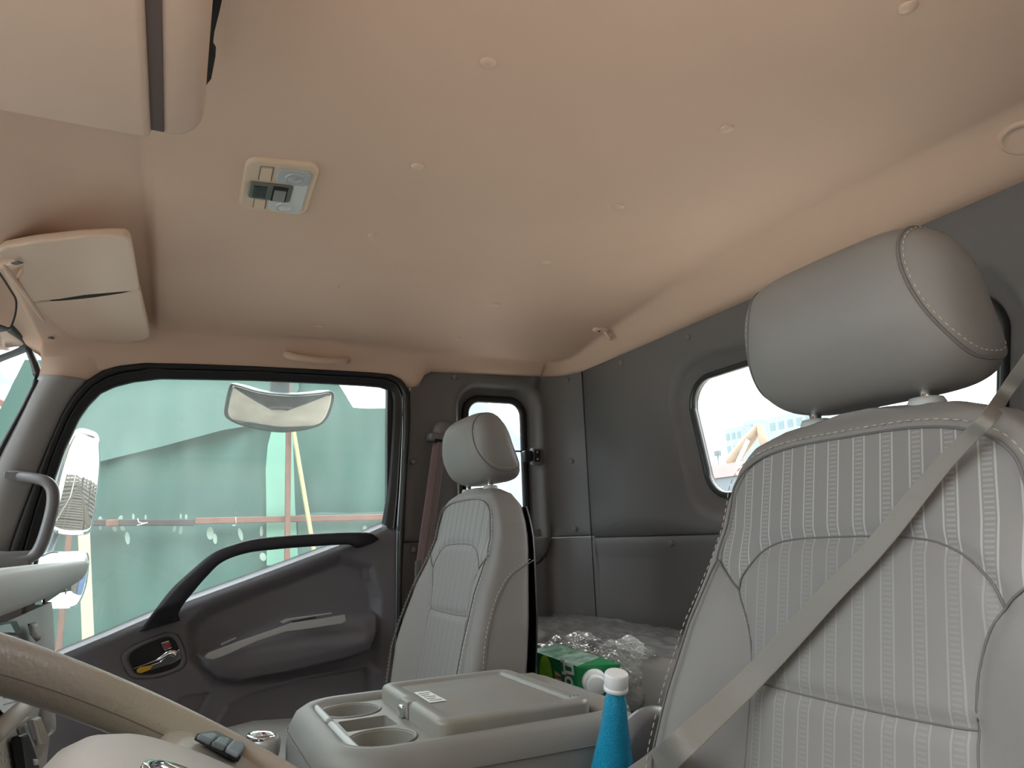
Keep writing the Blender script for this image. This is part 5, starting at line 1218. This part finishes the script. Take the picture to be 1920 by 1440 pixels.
door_mirror([(88, 1036), (120, 1034), (158, 1034), (165, 1042), (166, 1060), (160, 1100), (148, 1130), (135, 1140), (100, 1142), (70, 1140), (50, 1120), (60, 1060)], 1.21, 'low wide angle passenger mirror beneath the tall one', (0.25, -1, -0.05), [(0, 0, 0), (-0.05, 0.04, 0.0), (-0.2, 0.06, 0.05)], 0.010)

# things behind the truck reflected in the tall mirror
M['crate'] = mat('weathered_crate', (0.13, 0.105, 0.075), 0.85, var=0.5, vscale=25, col2=(0.05, 0.045, 0.04))
M['bluebox'] = mat('blue_container', (0.03, 0.07, 0.17), 0.6)
k = 0
for i in range(6):
    for j in range(3 if i != 5 else 4):
        x0 = 0.4 + i * 1.25; z0 = GZ + j * 0.75
        me = merge(*([box_mesh(x0, x0 + 1.15, -13.0, -12.0, z0 + 0.09 * q, z0 + 0.09 * q + 0.06) for q in range(8)] + [box_mesh(x0 + a, x0 + a + 0.08, -13.0, -12.03, z0, z0 + 0.72) for a in (0, 0.53, 1.07)]))
        o = link('slatted_crate', me, M['crate'], smooth=False); setp(o, 'weathered slatted crate in the %s stack out from the truck, %s' % (('nearest', 'second', 'third', 'fourth', 'fifth', 'sixth')[i], ('on the ground', 'second from the ground', 'third from the ground', 'fourth from the ground', 'fifth from the ground')[j]), 'crate', 'stacked crates behind the truck')
o = link('storage_container', box_mesh(8.0, 10.0, -13.2, -11.5, GZ, 0.9, 0.03), M['bluebox'], smooth=False); setp(o, 'blue storage container at the end of the crate stacks', 'container')

# far surroundings
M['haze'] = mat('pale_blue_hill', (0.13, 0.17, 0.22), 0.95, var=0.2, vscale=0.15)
M['bld'] = mat('pale_building', (0.15, 0.18, 0.185), 0.8, var=0.1, vscale=0.3)
M['bldwin'] = mat('building_window', (0.07, 0.11, 0.125), 0.4)
M['roofred'] = mat('red_roof', (0.17, 0.065, 0.06), 0.8, var=0.1, vscale=2)
M['bluegrey'] = mat('blue_grey_wall', (0.09, 0.11, 0.125), 0.8)
M['excav'] = mat('excavator_tan', (0.20, 0.145, 0.10), 0.7, var=0.15, vscale=3)
M['bluepanel'] = mat('pale_blue_hoarding', (0.17, 0.215, 0.27), 0.8, var=0.1, vscale=1)
# hill seen through the small side window
hx = 60.0
hp = [X(p, hx) for p in [(860, 745), (900, 752), (915, 757), (940, 788), (965, 812), (985, 832), (1010, 850), (1050, 900)]]
rows = []
for p in spline(hp, 60):
    rows.append([(hx - 14 * t + 2 * math.sin(p[1] * 0.7 + 5 * t) * t * (1 - t), p[1] + 0.3 * math.sin(p[1] * 3 + 9 * t) * t, GZ + (p[2] + 0.4 * math.sin(p[1] * 2.1) - GZ) * (1 - t) ** 0.8) for t in np.linspace(0, 1, 16)])
hl = link('hill', rows_mesh(rows), M['haze']); setp(hl, 'pale bluish hillside seen through the small side window', 'hill')
# buildings behind the rear window
def building(px0, px1, pxt, y, depth_m, label, nx_, nz_, m_):
    a, b = Yp((px0, 900), y), Yp((px1, 900), y); t = Yp(((px0 + px1) / 2, pxt), y)
    x0, x1 = min(a[0], b[0]), max(a[0], b[0]); r = empty('apartment_block', ((x0 + x1) / 2, y, GZ), label, 'building')
    link('wall', box_mesh(x0, x1, y - depth_m, y, GZ, t[2]), m_, r, smooth=False)
    for i in range(nx_):
        for j in range(nz_):
            wx = x0 + (x1 - x0) * (i + 0.22) / nx_; wz = t[2] - 1.2 - j * 3.0
            link('window', box_mesh(wx, wx + (x1 - x0) * 0.56 / nx_, y - 0.1, y + 0.06, wz - 1.5, wz), M['bldwin'], r, smooth=False)
    return r
building(1368, 1400, 800, -120, 10, 'pale distant apartment block behind the excavator arm', 3, 7, M['bld'])
building(1404, 1436, 786, -150, 10, 'pale distant apartment block right beside the excavator arm', 3, 8, M['bld'])
building(1452, 1540, 772, -110, 10, 'nearer wide pale apartment block by the driver headrest', 5, 8, M['bld'])
# red roofed shed
ry = -22.0
q = [Yp(p, ry) for p in [(1290, 873), (1400, 868), (1420, 895), (1300, 902)]]
sh = empty('shed', ((q[0][0] + q[1][0]) / 2, ry, GZ), 'long shed with faded red roof seen low in the rear window', 'shed')
x0, x1 = min(q[0][0], q[1][0]) - 6, max(q[0][0], q[1][0]) + 2.0
zr, ze = q[0][2], q[3][2]
link('roof', me_py([(x0, ry - 1.5, zr), (x1, ry - 1.5, zr), (x1, ry, ze), (x0, ry, ze), (x0, ry - 3, ze), (x1, ry - 3, ze)], [(0, 1, 2, 3), (0, 4, 5, 1), (3, 2, 5, 4)]), M['roofred'], sh, smooth=False)
link('wall', box_mesh(x0 + 0.1, x1 - 0.1, ry - 2.9, ry - 0.1, GZ, ze - 0.01), M['bluegrey'], sh, smooth=False)
# excavator arm
ey_ = -30.0
ea = [Yp(p, ey_) for p in [(1372, 868), (1388, 845), (1412, 815), (1424, 797), (1430, 802), (1436, 822)]]
ex_ = empty('excavator', (ea[0][0], ey_, GZ), 'tan excavator boom against the sky in the rear window', 'excavator')
link('boom', tube_mesh(spline(ea[:4], 20), [0.45, 0.40, 0.35, 0.2], 8), M['excav'], ex_)
link('stick', tube_mesh([ea[3], ea[5] + np.array([0, 0, -1.0])], [0.2, 0.3], 8), M['excav'], ex_)
link('cab', box_mesh(ea[0][0] - 0.5, ea[0][0] + 3.0, ey_ - 1.5, ey_ + 1.5, GZ + 0.9, GZ + 2.4, 0.2), M['excav'], ex_)
for s_ in (-1.3, 0.9): link('track', box_mesh(ea[0][0] - 1.0, ea[0][0] + 3.4, ey_ + s_, ey_ + s_ + 0.6, GZ, GZ + 0.9, 0.3), M['blackplastic'], ex_)
link('cylinder_arm', tube_mesh([ea[1] + np.array([0.5, 0.3, -1.2]), ea[2] + np.array([0.1, 0.3, -0.3])], 0.12, 8), M['steel'], ex_)
# lamp post
lq = Yp((1346, 855), -45.0)
lp_ = empty('lamp_post', (lq[0], lq[1], GZ), 'thin lamp post above the red roofed shed', 'lamp post')
link('pole', cyl_mesh((lq[0], lq[1], GZ), (lq[0], lq[1], lq[2] + 0.2), 0.06, ns=8), M['mirrorshell'], lp_)
link('lamp_head', box_mesh(lq[0] - 0.3, lq[0] + 0.3, lq[1] - 0.2, lq[1] + 0.2, lq[2], lq[2] + 0.5, 0.05), M['mirrorshell'], lp_)
# pale blue hoarding ahead of the truck
hb = X((30, 662), 3.3)
o = link('site_hoarding', plate([(2.0, 3.0, GZ), (30.0, 3.6, GZ), (30.0, 3.6, 14.0), (2.0, 3.0, 2.3)], (0, 1, 0), 0.1), M['bluepanel'], smooth=False)
setp(o, 'pale blue hoarding seen through the windshield', 'hoarding')

# beige block across the yard on the driver's side (mirrored faintly in the passenger glass)
M['beige'] = mat('beige_render', (0.20, 0.17, 0.13), 0.9, var=0.1, vscale=0.5)
M['dkwin'] = mat('dark_window', (0.05, 0.07, 0.09), 0.2)
hb_ = empty('yard_building', (-6.8, 0, GZ), "beige yard building across from the open driver's doorway", 'building')
link('wall', box_mesh(-12.0, -6.8, -14.0, 14.0, GZ, 7.2), M['beige'], hb_, smooth=False)
for i in range(9):
    for j in range(2):
        y0_ = -12.6 + i * 2.9; z0_ = GZ + 1.2 + j * 3.3
        link('window', box_mesh(-6.82, -6.73, y0_, y0_ + 1.5, z0_, z0_ + 1.7), M['dkwin'], hb_, smooth=False)
